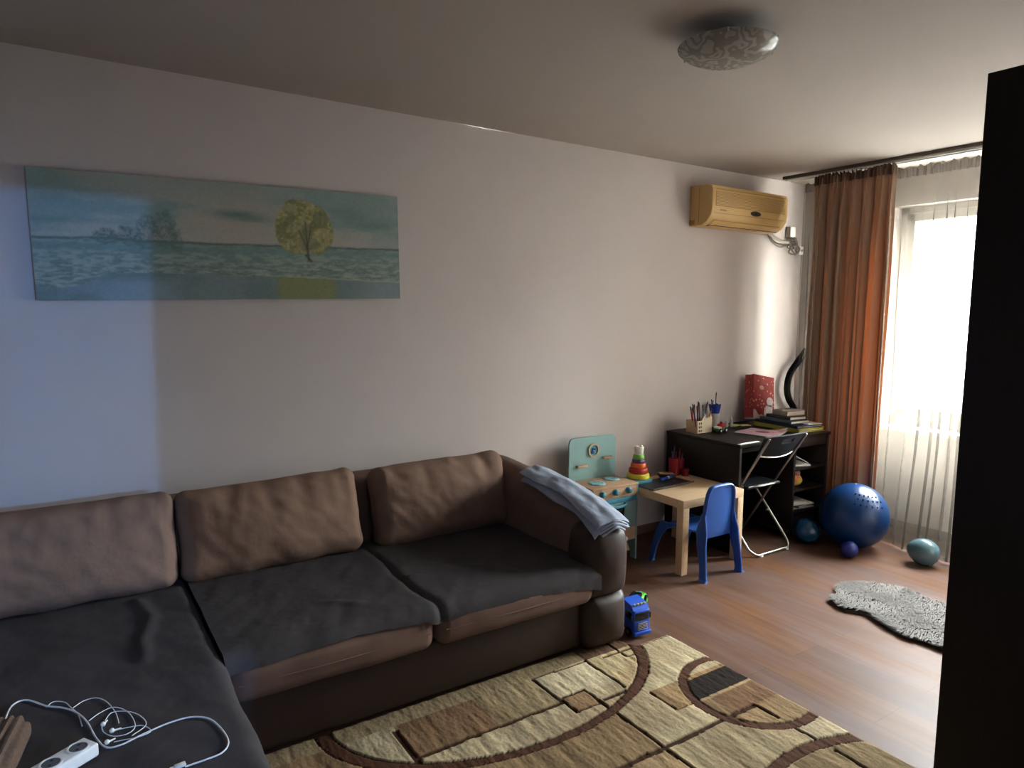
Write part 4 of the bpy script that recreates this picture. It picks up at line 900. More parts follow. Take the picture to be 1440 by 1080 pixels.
for (x, y) in ((-0.044, -0.085), (0.044, -0.085), (-0.044, 0.05), (0.044, 0.05), (-0.044, 0.10), (0.044, 0.10)):
    b = MB().lathe([(0.010, -0.009), (0.023, -0.009), (0.024, 0), (0.023, 0.009), (0.010, 0.009)], (x, y, 0.024), 20, RY(R_(90))); w = obj('wheel', b, M_black, t)
    b = MB().lathe([(0.010, -0.0095), (0.010, 0.0095)], (x, y, 0.024), 14, RY(R_(90))); obj('wheel_rim', b, M_chrome, w)
t = thing('toy_car', 'bright green and black toy racing car behind the blue truck', 'toy car', (2.468, 2.535, 0), R_(28))
M_lg = mat('lime_plastic', '#4fb02c', 0.3)
b = MB().box((0, 0, 0.038), (0.082, 0.034, 0.017), 0.012, k=3, mid=(4, 2, 1)); obj('car_body', b, M_lg, t)
b = MB().box((-0.012, 0, 0.062), (0.038, 0.027, 0.014), 0.011, k=3, mid=(2, 2, 1)); obj('cabin', b, mat('toy_glass', '#0e1116'), t)
b = MB().b2(-0.088, -0.072, -0.036, 0.036, 0.072, 0.078, 0.002); b.b2(-0.083, -0.078, -0.02, -0.016, 0.05, 0.074, 0.001); b.b2(-0.083, -0.078, 0.016, 0.02, 0.05, 0.074, 0.001); obj('spoiler', b, M_black, t)
b = MB().b2(-0.05, 0.076, -0.006, 0.006, 0.054, 0.0565, 0.001); obj('stripe', b, M_skyblue, t)
for (x, y) in ((-0.052, -0.034), (0.052, -0.034), (-0.052, 0.034), (0.052, 0.034)):
    b = MB().lathe([(0.012, -0.010), (0.024, -0.010), (0.026, 0), (0.024, 0.010), (0.012, 0.010)], (x, y, 0.026), 20, RX(R_(90))); w = obj('wheel', b, M_black, t)
    b = MB().lathe([(0.012, -0.0105), (0.012, 0.0105)], (x, y, 0.026), 14, RX(R_(90))); obj('wheel_rim', b, M_lg, w)
t = thing('board_book', 'white board book lying flat on the floor behind the blue truck', 'book', (2.375, 2.61, 0), R_(-20)); b = MB().b2(-0.075, 0.075, -0.055, 0.055, 0, 0.028, 0.003); obj('cover', b, M_paper, t)
b = MB().b2(-0.072, 0.0762, -0.0562, 0.052, 0.005, 0.023, 0.001); obj('pages', b, M_pages, t)
t = thing('toy_bottle', 'blue toy bottle with a white knob standing between sofa arm and toy cooker', 'toy', (2.700, 2.935, 0))
b = MB().lathe([(0.030, 0), (0.034, 0.01), (0.034, 0.22), (0.030, 0.28), (0.022, 0.305), (0.0001, 0.312)], (0, 0, 0), 24); obj('bottle_body', b, mat('deep_blue_gloss', '#1c2f86', 0.15), t)
b = MB().sph((0.044, -0.012, 0.205), 0.016, 16); b.cyl((0.02, -0.005, 0.205), (0.044, -0.012, 0.205), 0.008); obj('knob', b, M_white, t)

# ------------------------------------------------------------------ painting
pt = thing('canvas_picture', 'long panoramic canvas picture of a yellow tree by a lake, hanging above the sofa', 'picture', (0.727, YB, 1.840)); pt.rotation_euler = (0, R_(-1.22), 0)
PW, PH = 1.576, 0.521
b = MB().b2(-PW / 2, PW / 2, -0.030, -0.003, -PH / 2, PH / 2, 0.003); obj('stretcher', b, mat('canvas_edge', '#6f7d78', 0.85, bump=0.2, bscale=500), pt)
nu, nv = 420, 150; U, V = np.meshgrid(np.linspace(0, 1, nu), np.linspace(0, 1, nv), indexing='ij'); X = U * 3.02; Y = V
def mixc(a, b_, t): t = np.clip(t, 0, 1)[..., None]; return a * (1 - t) + b_ * t
sm = lambda a, c, x: np.clip((x - a) / (c - a), 0, 1) ** 2 * (3 - 2 * np.clip((x - a) / (c - a), 0, 1))
ang = np.zeros_like(X)
def fb(x, y, sd, o=5):      # rotated octaves hide the lattice of the value noise
    t = 0; a = 0.5; sm_ = 0; c_, s_ = 0.8, 0.6
    for i_ in range(o): t = t + a * vnoise(x + 17.3 * i_, y + 5.1 * i_, sd + i_); sm_ += a; a *= 0.55; x, y = (c_ * x - s_ * y) * 1.97, (s_ * x + c_ * y) * 1.97
    return t / sm_
col = np.zeros((nu, nv, 3)) + rgb('#9fa69e')
cl = fb(X * 1.3 + 3, Y * 5.5, 21); col = mixc(col, rgb('#7d9a97'), 0.9 * sm(0.47, 0.62, cl)); col = mixc(col, rgb('#aea698'), 0.9 * sm(0.50, 0.36, cl))
col = mixc(col, rgb('#7f9894'), 0.55 * sm(0.7, 1.0, Y)); col = mixc(col, rgb('#aeaca2'), 0.55 * sm(0.66, 0.5, Y) * sm(0.6, 1.2, X))
for (cx, cy, rx, ry, k) in ((1.50, 0.735, 0.22, 0.040, 0.8), (1.62, 0.70, 0.18, 0.03, 0.5), (2.52, 0.79, 0.20, 0.06, 0.55), (2.78, 0.70, 0.25, 0.05, 0.5), (0.2, 0.82, 0.6, 0.12, 0.35), (0.1, 0.62, 0.45, 0.03, 0.4)):
    g = np.exp(-(((X - cx) / rx) ** 2 + ((Y - cy) / ry) ** 2) * 1.2) * (0.6 + 0.9 * fb(X * 6, Y * 16, 5)); col = mixc(col, rgb('#587d7a'), g * k)
hz = 0.485 + (fb(X * 12, Y * 0, 4) - 0.5) * 0.012 + 0.012 * np.exp(-((X - 0.45) / 0.25) ** 2)
land = Y < hz; lc = mixc(np.zeros_like(col) + rgb('#8ea39a'), rgb('#6f8b84'), sm(0.38, 0.62, fb(X * 14, Y * 55, 31)))
lc = mixc(lc, rgb('#688b89'), 0.75 * np.exp(-((Y - 0.425) / 0.03) ** 2)); lc = mixc(lc, rgb('#a9b0a0'), 0.5 * sm(0.52, 0.66, fb(X * 26, Y * 60, 17)) * sm(0.38, 0.30, Y)); lc = mixc(lc, rgb('#5d6f68'), 0.45 * sm(0.52, 0.62, fb(X * 10, Y * 70, 19)) * sm(0.36, 0.26, Y))
col = np.where(land[..., None], lc, col); band = np.exp(-((Y - (hz - 0.008)) / 0.011) ** 2) * (0.5 + 0.5 * fb(X * 20, Y * 4, 23)); col = mixc(col, rgb('#4d6763'), band)
wl = np.where(X < 1.6, 0.215 - 0.008 * np.sin(X * 5), 0.215 - 0.055 * (X - 1.6) / 1.4) + (fb(X * 12, 0 * Y, 8) - 0.5) * 0.012
wl = np.where(X < 0.55, 0.10 + 0.115 * sm(0.2, 0.55, X), wl)
wat = Y < wl; wc = mixc(np.zeros_like(col) + rgb('#778b8f'), rgb('#6a8282'), sm(0.4, 0.6, fb(X * 3, Y * 5, 44))); wc = mixc(wc, rgb('#8496a0'), 0.6 * sm(2.3, 2.9, X)); col = np.where(wat[..., None], wc, col)
shore = np.exp(-((Y - wl) / 0.006) ** 2) * sm(1.2, 1.9, X); col = mixc(col, rgb('#b3b493'), shore * 0.7)
rr_ = sm(1.78, 1.86, X + 0.03 * (fb(X * 9, Y * 30, 62) - 0.5)) * sm(2.40, 2.32, X + 0.03 * (fb(X * 9, Y * 30, 63) - 0.5)) * wat; col = mixc(col, rgb('#868c50'), 0.85 * rr_)
g = np.exp(-(((X - 0.70) / 0.30) ** 4 + ((Y - 0.06) / 0.11) ** 4)) * wat; col = mixc(col, rgb('#93aab6'), 0.6 * g)
for (cx, cy, rx, ry, k) in ((0.50, 0.50, 0.10, 0.07, .8), (0.66, 0.52, 0.09, 0.085, .8), (0.78, 0.56, 0.08, 0.14, .6), (0.92, 0.58, 0.09, 0.16, .6), (1.0, 0.50, 0.06, 0.10, .6)):
    g = sm(1.25, 0.55, ((X - cx) / rx) ** 2 + ((Y - cy) / ry) ** 2 + (fb(X * 22, Y * 22, 12, 4) - 0.5) * 1.6); col = mixc(col, rgb('#54706c'), g * k * (0.45 + 0.55 * sm(0.42, 0.55, fb(X * 60, Y * 60, 3, 3))))
# big round tree
tx, ty = 2.085, 0.640; d = ((X - tx) / 0.272) ** 2 + ((Y - ty) / 0.262) ** 2 + (fb(X * 9, Y * 9, 71, 5) - 0.5) * 0.5
tree = sm(1.06, 0.92, d) * sm(0.395, 0.425, Y + 0.02 * (fb(X * 30, Y * 3, 72) - 0.5))
tc_ = mixc(np.zeros_like(col) + rgb('#a59e60'), rgb('#85874a'), sm(0.42, 0.60, fb(X * 24, Y * 24, 55))); tc_ = mixc(tc_, rgb('#bdb689'), 0.7 * sm(0.54, 0.68, fb(X * 42, Y * 42, 56)))
tc_ = mixc(tc_, rgb('#686d45'), 0.6 * sm(0.52, 0.66, fb(X * 8, Y * 8, 57, 3))); tc_ = mixc(tc_, rgb('#98998a'), 0.4 * sm(0.52, 0.62, fb(X * 22, Y * 10, 58, 3)) * np.exp(-((X - tx) / 0.15) ** 2))
col = mixc(col, 0, 0 * X) * 1.0; col = col * (1 - tree[..., None]) + tc_ * tree[..., None]
for (ax, ay, bx, by, w_) in ((tx + .028, .355, tx + .018, .50, .011), (tx + .018, .46, tx - .05, .62, .005), (tx + .018, .47, tx + .06, .66, .005), (tx + .018, .50, tx + .01, .70, .005), (tx + .005, .40, tx + .05, .35, .012)):
    px, py = bx - ax, by - ay; t_ = np.clip(((X - ax) * px + (Y - ay) * py) / (px * px + py * py), 0, 1); g = sm(w_ * 1.5, w_ * 0.5, np.hypot(X - ax - t_ * px, Y - ay - t_ * py)); col = mixc(col, rgb('#4d5044'), g * 0.85)
col += (fb(X * 70, Y * 70, 77, 2)[..., None] - 0.5) * 0.05; col = col * 0.80 + col.mean(-1, keepdims=True) * np.array([1.03, 1.0, 0.96]) * 0.16
M_canvas = mat('printed_canvas', '#ffffff', 0.62, attr=True, bump=0.12, bscale=700)
colour_mesh('printed_canvas', (U - 0.5) * PW, np.zeros_like(U) - 0.0312, (V - 0.5) * PH, col, M_canvas, pt)

# ------------------------------------------------------------------ air conditioner
M_ac = mat('yellowed_plastic', '#c9a56a', 0.42, var=0.03, vscale=3); M_acd = mat('yellowed_plastic_shade', '#9a7b4a', 0.5)
ac = thing('air_conditioner', 'yellowed wall-mounted air conditioner near the ceiling in the far corner', 'air conditioner', (4.12, YB, 2.26))
def acprof(ins=0):
    return [(-0.0, 2.13), (-0.06, 2.125), (-0.115, 2.128), (-0.160, 2.150), (-0.192, 2.195), (-0.200, 2.24), (-0.200, 2.36), (-0.188, 2.388), (-0.15, 2.398), (0.0, 2.402)]
pr = [(y + YB, z) for y, z in acprof()]
def acbody(xa, xb, s=0.0):
    b = MB(); c_ = (YB - 0.1, 2.262); cuts = [(xa, 0.05), (xa + 0.004, 0.012), (xa + 0.012, 0), (xb - 0.012, 0), (xb - 0.004, 0.012), (xb, 0.05)]
    vs = []; fs = []; n = len(pr)
    for (x, k) in cuts: vs += [(x, min(YB - 0.001, c_[0] + (p[0] - c_[0]) * (1 - k)), c_[1] + (p[1] - c_[1]) * (1 - k)) for p in pr]
    for i in range(len(cuts) - 1):
        for j in range(n): fs.append([i * n + j, i * n + (j + 1) % n, (i + 1) * n + (j + 1) % n, (i + 1) * n + j])
    fs.append(list(range(n))[::-1]); fs.append([(len(cuts) - 1) * n + j for j in range(n)]); return b.add(vs, fs)
obj('housing', acbody(3.712, 4.530), M_ac, ac, world_coords=True, sharp=0.5)
b = MB()
yf = YB - 0.200
b = MB().b2(3.745, 4.50, yf - 0.0005, yf + 0.002, 2.252, 2.352, 0.0005); gr = obj('grille', b, M_acd, ac, world_coords=True)
for k in range(11):
    z = 2.257 + k * 0.009; b = MB().b2(3.748, 4.498, yf - 0.0035, yf, z, z + 0.0055, 0.001); o = obj('slat', b, M_ac, gr); o.location = -Vector(ac.location)
b = MB().b2(3.745, 4.50, yf - 0.003, yf + 0.001, 2.362, 2.366, 0.001); obj('trim_line', b, M_acd, ac, world_coords=True)
b = MB().b2(3.735, 4.515, yf + 0.004, yf + 0.010, 2.205, 2.208, 0.001); obj('front_seam', b, M_acd, ac, world_coords=True)
b = MB().box((4.12, YB - 0.147, 2.140), (0.36, 0.036, 0.003), 0.0025, rot=RX(R_(-34))); obj('louvre', b, M_ac, ac, world_coords=True)
b = MB().box((4.12, YB - 0.128, 2.1285), (0.37, 0.012, 0.002), 0.0015, rot=RX(R_(-12))); obj('outlet_gap', b, M_black, ac, world_coords=True)
b = MB().lathe([(0.0001, 0.0), (1, 0.0), (0.9, 0.003), (0.0001, 0.003)], (0, 0, 0), 32, cap=False); b.v = [Vector((4.165 + v.x * 0.058, yf - 0.002 - v.z, 2.229 + v.y * 0.018)) for v in b.v]
bd = obj('badge', b, mat('badge_grey', '#3c3a34', 0.3), ac, world_coords=True)
b = MB().lathe([(0.0001, 0.003), (0.35, 0.003), (0.3, 0.005), (0.0001, 0.005)], (0, 0, 0), 24, cap=False); b.v = [Vector((4.165 + v.x * 0.04, yf - 0.003 - v.z, 2.229 + v.y * 0.018)) for v in b.v]; o = obj('badge_emblem', b, M_black, bd); o.location = -Vector(ac.location)
b = MB()
for (xa, xb_) in ((3.795, 3.808), (3.814, 3.818), (3.820, 3.830), (3.832, 3.836), (3.838, 3.846), (3.848, 3.856)): b.b2(xa, xb_, yf - 0.0025, yf + 0.004, 2.224, 2.231, 0.0004)
obj('brand_mark', b, M_acd, ac, world_coords=True)
b = MB().b2(3.7115, 3.7135, YB - 0.05, YB - 0.002, 2.135, 2.17, 0.001); b.b2(3.7105, 3.7135, YB - 0.085, YB - 0.083, 2.14, 2.39, 0.0005); obj('side_clip', b, M_acd, ac, world_coords=True)
t = thing('pipe_bundle', 'grey wrapped pipes and looped cables leaving the air conditioner on its right', 'cables', (4.80, YB - 0.03, 2.10))
M_pipe = mat('grey_pipe_wrap', '#9a9187', 0.6); M_cab = mat('grey_cable', '#6f675f', 0.5)
b = MB().tube([(4.44, YB - 0.07, 2.16), (4.52, YB - 0.06, 2.13), (4.60, YB - 0.04, 2.105), (4.70, YB - 0.03, 2.085), (4.78, YB - 0.03, 2.08)], 0.017, 12); obj('insulated_pipe', b, M_pipe, t, world_coords=True)
b = MB().tube([(4.52, YB - 0.05, 2.12), (4.60, YB - 0.04, 2.07), (4.70, YB - 0.03, 2.045), (4.78, YB - 0.03, 2.07), (4.84, YB - 0.02, 2.10)], 0.009, 10); obj('cable', b, M_cab, t, world_coords=True)
for (cx_, cz_, rx_, rz_, ph0, rr_) in ((4.855, 2.055, 0.055, 0.060, 0.3, 0.0065), (4.885, 2.045, 0.040, 0.055, 1.2, 0.005), (4.83, 2.075, 0.045, 0.040, 2.0, 0.005)):
    pl = [(cx_ + rx_ * math.cos(ph0 + a_ * 0.62), YB - 0.022 - 0.012 * (a_ % 3), cz_ + rz_ * math.sin(ph0 + a_ * 0.62)) for a_ in range(11)]
    b = MB().tube([(4.77, YB - 0.03, 2.08)] + pl + [(4.86, YB - 0.03, 2.14)], rr_, 8); obj('cable', b, M_cab, t, world_coords=True)
t = thing('junction_box', 'small grey junction box on the wall above the looped cables', 'junction box', (4.83, YB, 2.165)); b = MB().b2(-0.035, 0.035, -0.04, -0.001, -0.04, 0.04, 0.004); obj('box_body', b, M_pipe, t); b = MB().b2(-0.033, 0.033, -0.045, -0.04, -0.038, 0.038, 0.002); obj('lid', b, M_white, t)
t = thing('junction_box', 'small white plug box at the corner of the walls, right of the looped cables', 'junction box', (4.965, YB, 2.03)); b = MB().b2(-0.028, 0.028, -0.035, -0.001, -0.032, 0.032, 0.004); obj('box_body', b, M_white, t); b = MB().cyl((0.0, -0.035, 0), (0.0, -0.041, 0), 0.010); obj('socket', b, M_pipe, t)

# ------------------------------------------------------------------ ceiling lamp
cl_ = thing('ceiling_lamp', 'round swirled glass ceiling lamp, switched off', 'lamp', (2.085, 1.755, H))
def glass_mat():
    mt = bpy.data.materials.new('swirled_glass'); mt.use_nodes = True; nt = mt.node_tree; N = nt.nodes; b = N['Principled BSDF']
    tc = N.new('ShaderNodeTexCoord'); wv = N.new('ShaderNodeTexWave'); wv.wave_type = 'RINGS'; wv.inputs['Scale'].default_value = 9; wv.inputs['Distortion'].default_value = 18; wv.inputs['Detail'].default_value = 1.5; wv.inputs['Detail Scale'].default_value = 1.6
    link(nt, tc.outputs['Object'], wv.inputs['Vector']); rp = N.new('ShaderNodeValToRGB'); e = rp.color_ramp.elements
    e[0].position = 0.35; e[0].color = (*C3('#a29d94'), 1); e[1].position = 0.65; e[1].color = (*C3('#c4c0b6'), 1); link(nt, wv.outputs['Fac'], rp.inputs[0])
    link(nt, rp.outputs[0], b.inputs['Base Color']); b.inputs['Roughness'].default_value = 0.2
    tr = N.new('ShaderNodeBsdfTranslucent'); link(nt, rp.outputs[0], tr.inputs[0]); mx = N.new('ShaderNodeMixShader'); mx.inputs[0].default_value = 0.35
    link(nt, b.outputs[0], mx.inputs[1]); link(nt, tr.outputs[0], mx.inputs[2]); link(nt, mx.outputs[0], N['Material Output'].inputs['Surface']); return mt
M_glass = glass_mat()
b = MB().lathe([(0.178, -0.052), (0.176, -0.058), (0.150, -0.080), (0.11, -0.098), (0.06, -0.108), (0.0001, -0.111)], (0, 0, 0), 64); b.lathe([(0.178, -0.052), (0.170, -0.050), (0.168, -0.055), (0.146, -0.074), (0.0001, -0.100)], (0, 0, 0), 64)
obj('glass_shade', b, M_glass, cl_)
b = MB().lathe([(0.05, 0), (0.05, -0.02), (0.045, -0.03), (0.0001, -0.03)][::-1], (0, 0, 0), 40); obj('ceiling_plate', b, M_white, cl_)
for k in range(3):
    a = R_(100 + 120 * k); c_, s_ = math.cos(a), math.sin(a)
    b = MB().tube([(c_ * 0.045, s_ * 0.045, -0.02), (c_ * 0.14, s_ * 0.14, -0.04), (c_ * 0.181, s_ * 0.181, -0.048), (c_ * 0.180, s_ * 0.180, -0.062)], 0.003, 6); obj('clip', b, M_chrome, cl_)
b = MB().lathe([(0.015, 0), (0.015, 0.03), (0.026, 0.05), (0.026, 0.07), (0.0001, 0.09)], (0.0, 0.0, -0.03), 20, RX(R_(180)) @ RX(R_(60))); obj('bulb', b, M_white, cl_)

# ------------------------------------------------------------------ curtains
ct = thing('curtain_rail', 'long dark wooden curtain rail board fixed to the ceiling above the window', 'curtain rail', (4.70, 1.8, H))
b = MB().b2(4.585, 4.740, 0.20, 3.30, H - 0.022, H - 0.0005, 0.002); obj('rail_board', b, mat('rail_brown', '#54463a', 0.5), ct, world_coords=True)
for x in (4.612, 4.672):
    b = MB().b2(x - 0.008, x + 0.008, 0.22, 3.28, H - 0.034, H - 0.022, 0.002); obj('track', b, M_white, ct, world_coords=True)
def drape_fn(ya, yb, xt, xb, amp, folds, ztop, zbot, seed, lean=0.0, fold=0.0, pull=0.0):
    def f(u, v):   # u across, v 0 top .. 1 bottom
        y = ya + (yb - ya) * u; z = ztop + (zbot - ztop) * v
        ph = folds * 2 * math.pi * (u + 0.07 * noise.noise(Vector((u * 5, seed, 0))) + 0.012 * noise.noise(Vector((u * 7, v * 2.2, seed))))
        a = amp * (0.45 + 0.55 * min(1, v * 6)) * (0.72 + 0.55 * noise.noise(Vector((u * 9, v * 0.8, seed + 3))))
        x = xt + (xb - xt) * v + a * (math.sin(ph) + 0.35 * math.sin(2.3 * ph + 1.2 + 1.5 * v))
        if v < 0.03: x += 0.008 * math.sin(folds * 2 * math.pi * 3.1 * u); z += 0.010 * math.sin(folds * 2 * math.pi * 2.1 * u) * (1 - v / 0.03)
        y += -fold * math.sin(2 * ph + 0.5 * math.sin(u * 9)) * min(1, v * 5) + lean * v
        x -= pull * v * v / (1 + math.exp(-(2.36 - y) / 0.04))
        return (x, y, z)
    return f
M_drape = cloth_translucent('copper_satin', '#8a735d', '#dd6a30', 0.042, 0.0, 0.25, 260)
dr = thing('curtain', 'heavy copper-brown satin curtain gathered at the left of the window', 'curtain', (4.60, 2.73, 0))
b = MB().grid(drape_fn(3.035, 2.455, 4.590, 4.575, 0.036, 7.0, 2.495, 0.03, 4.0, fold=0.015), 340, 60); obj('curtain_cloth', b, M_drape, dr, world_coords=True, sharp=3)
def headf(u, v):
    y = 3.035 + (2.455 - 3.035) * u; ph = 9.5 * 2 * math.pi * u; return (4.590 + 0.018 * math.sin(ph * 2.05) + 0.006 * math.sin(ph * 5.3) - 0.006, y, 2.502 - 0.06 * v + 0.012 * math.sin(ph * 2.2) * (1 - v))
b = MB().grid(headf, 260, 8); obj('heading_tape', b, cloth_translucent('heading_brown', '#5c4231', '#5c3018', 0.15, 0.0, 0.2, 200), dr, world_coords=True, sharp=3)
b = MB()
for k in range(9): b.tube([(4.603, 3.01 - k * 0.066, 2.487), (4.607, 3.01 - k * 0.066, 2.503), (4.612, 3.01 - k * 0.066, 2.514)], 0.0022, 6)
obj('hooks', b, M_white, dr, world_coords=True)
M_sheer = cloth_translucent('sheer_voile', '#7d756c', '#5e5850', 0.45, 0.41, 0, 0); M_sheer_h = cloth_translucent('sheer_tape', '#8a8076', '#8a8076', 0.4, 0.12, 0, 0)
sc_ = thing('sheer_curtain', 'long off-white sheer curtain covering the whole window down to the floor', 'curtain', (4.64, 1.9, 0))
b = MB().grid(drape_fn(3.16, 0.80, 4.672, 4.635, 0.024, 15, 2.475, 0.012, 9.0, lean=-0.03, fold=0.024, pull=0.085), 620, 44); obj('curtain_cloth', b, M_sheer, sc_, world_coords=True, sharp=3)
def head2(u, v):
    y = 3.16 + (0.80 - 3.16) * u; ph = 21 * 2 * math.pi * u; return (4.668 + 0.010 * math.sin(ph * 2.3) + 0.005 * math.sin(ph * 5.1), y, 2.482 - 0.062 * v + 0.008 * math.sin(ph * 1.7) * (1 - v))
b = MB().grid(head2, 520, 6); obj('heading_tape', b, M_sheer_h, sc_, world_coords=True, sharp=3)

# ------------------------------------------------------------------ rug
def ytop(x): t = np.clip((2.18 - x) / 0.10, 0, 1); return 2.208 + 0.117 * t * t * (3 - 2 * t)
rx0, rx1, ry0 = 0.42, 2.362, 0.80
nu, nv = 440, 320; U, V = np.meshgrid(np.linspace(0, 1, nu), np.linspace(0, 1, nv), indexing='ij')
X = rx0 + (rx1 - rx0) * U; Y = ry0 + (ytop(X) - ry0) * V
A_ = lambda h: np.zeros_like(X)[..., None] + rgb(h)
wob = (fbm(X * 25, Y * 25, 90, 2) - 0.5) * 0.006; Xw, Yw = X + wob, Y - wob
beige, tan, brown, dkb, dark = rgb('#c2b189'), rgb('#977652'), rgb('#452819'), rgb('#44261c'), rgb('#241a17')
c = A_('#a98f66')
streak = fbm(X * 34, Y * 4, 13, 4)
def reg(mask, col_, f=1.0):
    global c
    c = np.where(mask[..., None], c * (1 - f) + col_ * f, c)
e1 = ((X - 1.447) / 0.722) ** 2 + ((Y - 2.30) / 0.462) ** 2
reg(Y < 1.60, rgb('#a48f65')); reg((X < 1.715) & (Y >= 1.60), rgb('#92734d')); reg((X >= 1.715) & (Y >= 1.60), rgb('#bcae86'))
reg((X >= 1.715) & (Y < 1.60), rgb('#ae9d76')); reg((X < 1.715) & (Y < 1.60), rgb('#a08058')); reg((X > 2.21) & (Y < 1.44) & (Y > 1.26), rgb('#b3a987')); reg((X > 2.02) & (Y < 1.30), rgb('#8c7550'))
reg((e1 < 1) & (X > 1.0), rgb('#b4a27a')); reg((e1 < 1) & (Y > 2.02) & (X > 0.96) & (X < 1.30), rgb('#8a6645')); reg((e1 < 1) & (X <= 0.96), rgb('#b9ad88')); reg((e1 < 1) & (Y < 2.0) & (X > 0.95), rgb('#b7a680'))
reg((X > 1.30) & (X < 1.58) & (Y > 2.02), rgb('#a08a62')); reg((X > 1.585) & (X < 1.87) & (Y > 2.02) & (Y < 2.222), rgb('#bdb08d')); reg((X > 1.595) & (X < 1.715) & (Y > 1.935) & (Y < 2.04), rgb('#93704b'))
reg((X > 1.87) & (e1 < 1) & (Y > 1.95), rgb('#bfa978')); reg((X > 1.925) & (X < 2.088) & (Y > 1.737) & (Y < 1.887), rgb('#9a7a4e'))
c2r = np.hypot(Xw - 2.286, Yw - 1.690); ins = c2r < 0.2586
reg(ins, rgb('#8f704b')); reg(ins & (Y > 1.885), rgb('#b5a47c')); reg(ins & (Y > 1.862) & (Y < 1.885), rgb('#a37a4c')); reg(ins & (Y > 1.738) & (Y < 1.862), rgb('#2a201d')); reg(ins & (Y > 1.724) & (Y < 1.738), rgb('#b08f62')); reg(ins & (X > 2.215) & (Y < 1.59), rgb('#9a7f55'))
reg(ins & (X < 2.215) & (Y < 1.585), rgb('#a3865a')); reg(ins & (X > 2.10) & (Y > 1.60) & (Y < 1.72), rgb('#80593b'))
vary = (streak - 0.5) * 0.42; big = (fbm(X * 5, Y * 2.2, 61, 3) - 0.5) * 0.28
notdark = (c.mean(-1) > 0.25); c = c * (1 + (1.15 * vary + big)[..., None] * np.where(notdark, 1, 0.5)[..., None])
red = sm(0.5, 0.72, fbm(X * 3.2, Y * 3.2, 33, 3)); c = c * (1 - 0.22 * red[..., None]) + rgb('#7e4f33') * 0.22 * red[..., None]
groove = np.zeros_like(X)
def line(mask, col_=brown, g=1.0):
    global c, groove
    c = np.where(mask[..., None], col_ * (1 + 0.18 * (streak - 0.5)[..., None]), c); groove = np.where(mask, g, groove)
hb = lambda a, w, arr: np.abs(arr - a) < w
line(hb(1.600, 0.011, Yw) & (X < 2.215) & (X > 1.0)); line(hb(1.715, 0.008, Xw) & (Y < 1.96) & (Y > 1.15)); line(hb(2.210, 0.007, Xw) & (((Y < 1.60) & (Y > 1.49)) | ((Y < 1.44) & (Y > 1.30)) | ((Y < 1.27) & (Y > 1.0))))
line(hb(2.018, 0.009, Yw) & (X > 0.955) & (X < 1.60)); line(hb(0.955, 0.012, Xw) & (Y > 1.985) & (Y < 2.205)); line(hb(1.583, 0.006, Xw) & (Y > 2.01) & (Y < 2.225)); line(hb(2.220, 0.005, Yw) & (X > 1.583) & (X < 1.87))
line(hb(1.868, 0.006, Xw) & (Y > 1.965) & (Y < 2.225)); line(hb(1.945, 0.009, Yw) & (X > 1.73) & (X < 1.86)); line(((hb(1.592, 0.006, Xw) | hb(1.715, 0.006, Xw)) & (Y > 1.93) & (Y < 2.045)) | ((hb(1.934, 0.006, Yw) | hb(2.042, 0.006, Yw)) & (X > 1.592) & (X < 1.718)))
line(((hb(1.925, 0.003, Xw)) & (Y > 1.737) & (Y < 1.887)) | (hb(1.737, 0.003, Yw) & (X > 1.925) & (X < 2.03)))
reg((Y > 2.222) & (X > 1.87), rgb('#6e4a36')); reg((Y > 2.225) & (X <= 1.87), rgb('#a08a64')); line((np.abs(Y - 2.200) < 0.007) & (X > 1.95), rgb('#5b3426')); line(hb(2.05, 0.006, Xw) & (Y > 2.15)); line(hb(2.15, 0.004, Yw) & (X > 2.05) & (X < 2.11))
bandc = rgb('#5c3323')
e1w = ((Xw - 1.447) / 0.722) ** 2 + ((Yw - 2.30) / 0.462) ** 2; line((e1w > 0.925) & (e1w < 1.062), bandc, 0.5); line(((e1w > 0.905) & (e1w <= 0.925)) | ((e1w > 1.062) & (e1w < 1.08)), rgb('#3a1f17'))
line(np.abs(c2r - 0.2586) < 0.017, bandc, 0.5); line((np.abs(c2r - 0.2586) > 0.017) & (np.abs(c2r - 0.2586) < 0.021), rgb('#3a1f17'))
c3r = np.hypot(Xw - 2.072, Yw - 0.689); line(np.abs(c3r - 0.640) < 0.021, bandc, 0.5); line((np.abs(c3r - 0.640) > 0.021) & (np.abs(c3r - 0.640) < 0.025), rgb('#3a1f17'))
c = c * 0.62 + c.mean(-1, keepdims=True) * np.array([1.06, 1.0, 0.90]) * 0.38; c = np.clip(c * np.array([0.90, 0.88, 0.86]), 0, 0.92); rs = np.random.RandomState(2); c = c * (1 + (rs.rand(nu, nv)[..., None] - 0.5) * 0.16)
Z = 0.014 + 0.005 * (fbm(X * 60, Y * 16, 14, 3) - 0.5) + 0.0015 * (rs.rand(nu, nv) - 0.5) - 0.006 * groove
edge = np.minimum(np.minimum(U * (rx1 - rx0), (1 - U) * (rx1 - rx0)), np.minimum(V * 1.4, (1 - V) * 1.4)); Z -= 0.006 * np.clip(1 - edge / 0.012, 0, 1)
M_rug = mat('wool_pile', '#ffffff', 0.95, attr=True, bump=0.5, bscale=300, stretch=(1, 0.35, 1), spec=0.08)
rg = colour_mesh('rug', X - 1.4, Y - 1.5, Z, c, M_rug, None, skirt=0.001); rg.location = (1.4, 1.5, 0)
tag(rg, 'beige and brown patterned pile rug with brown arcs and squares in front of the sofa', 'rug')

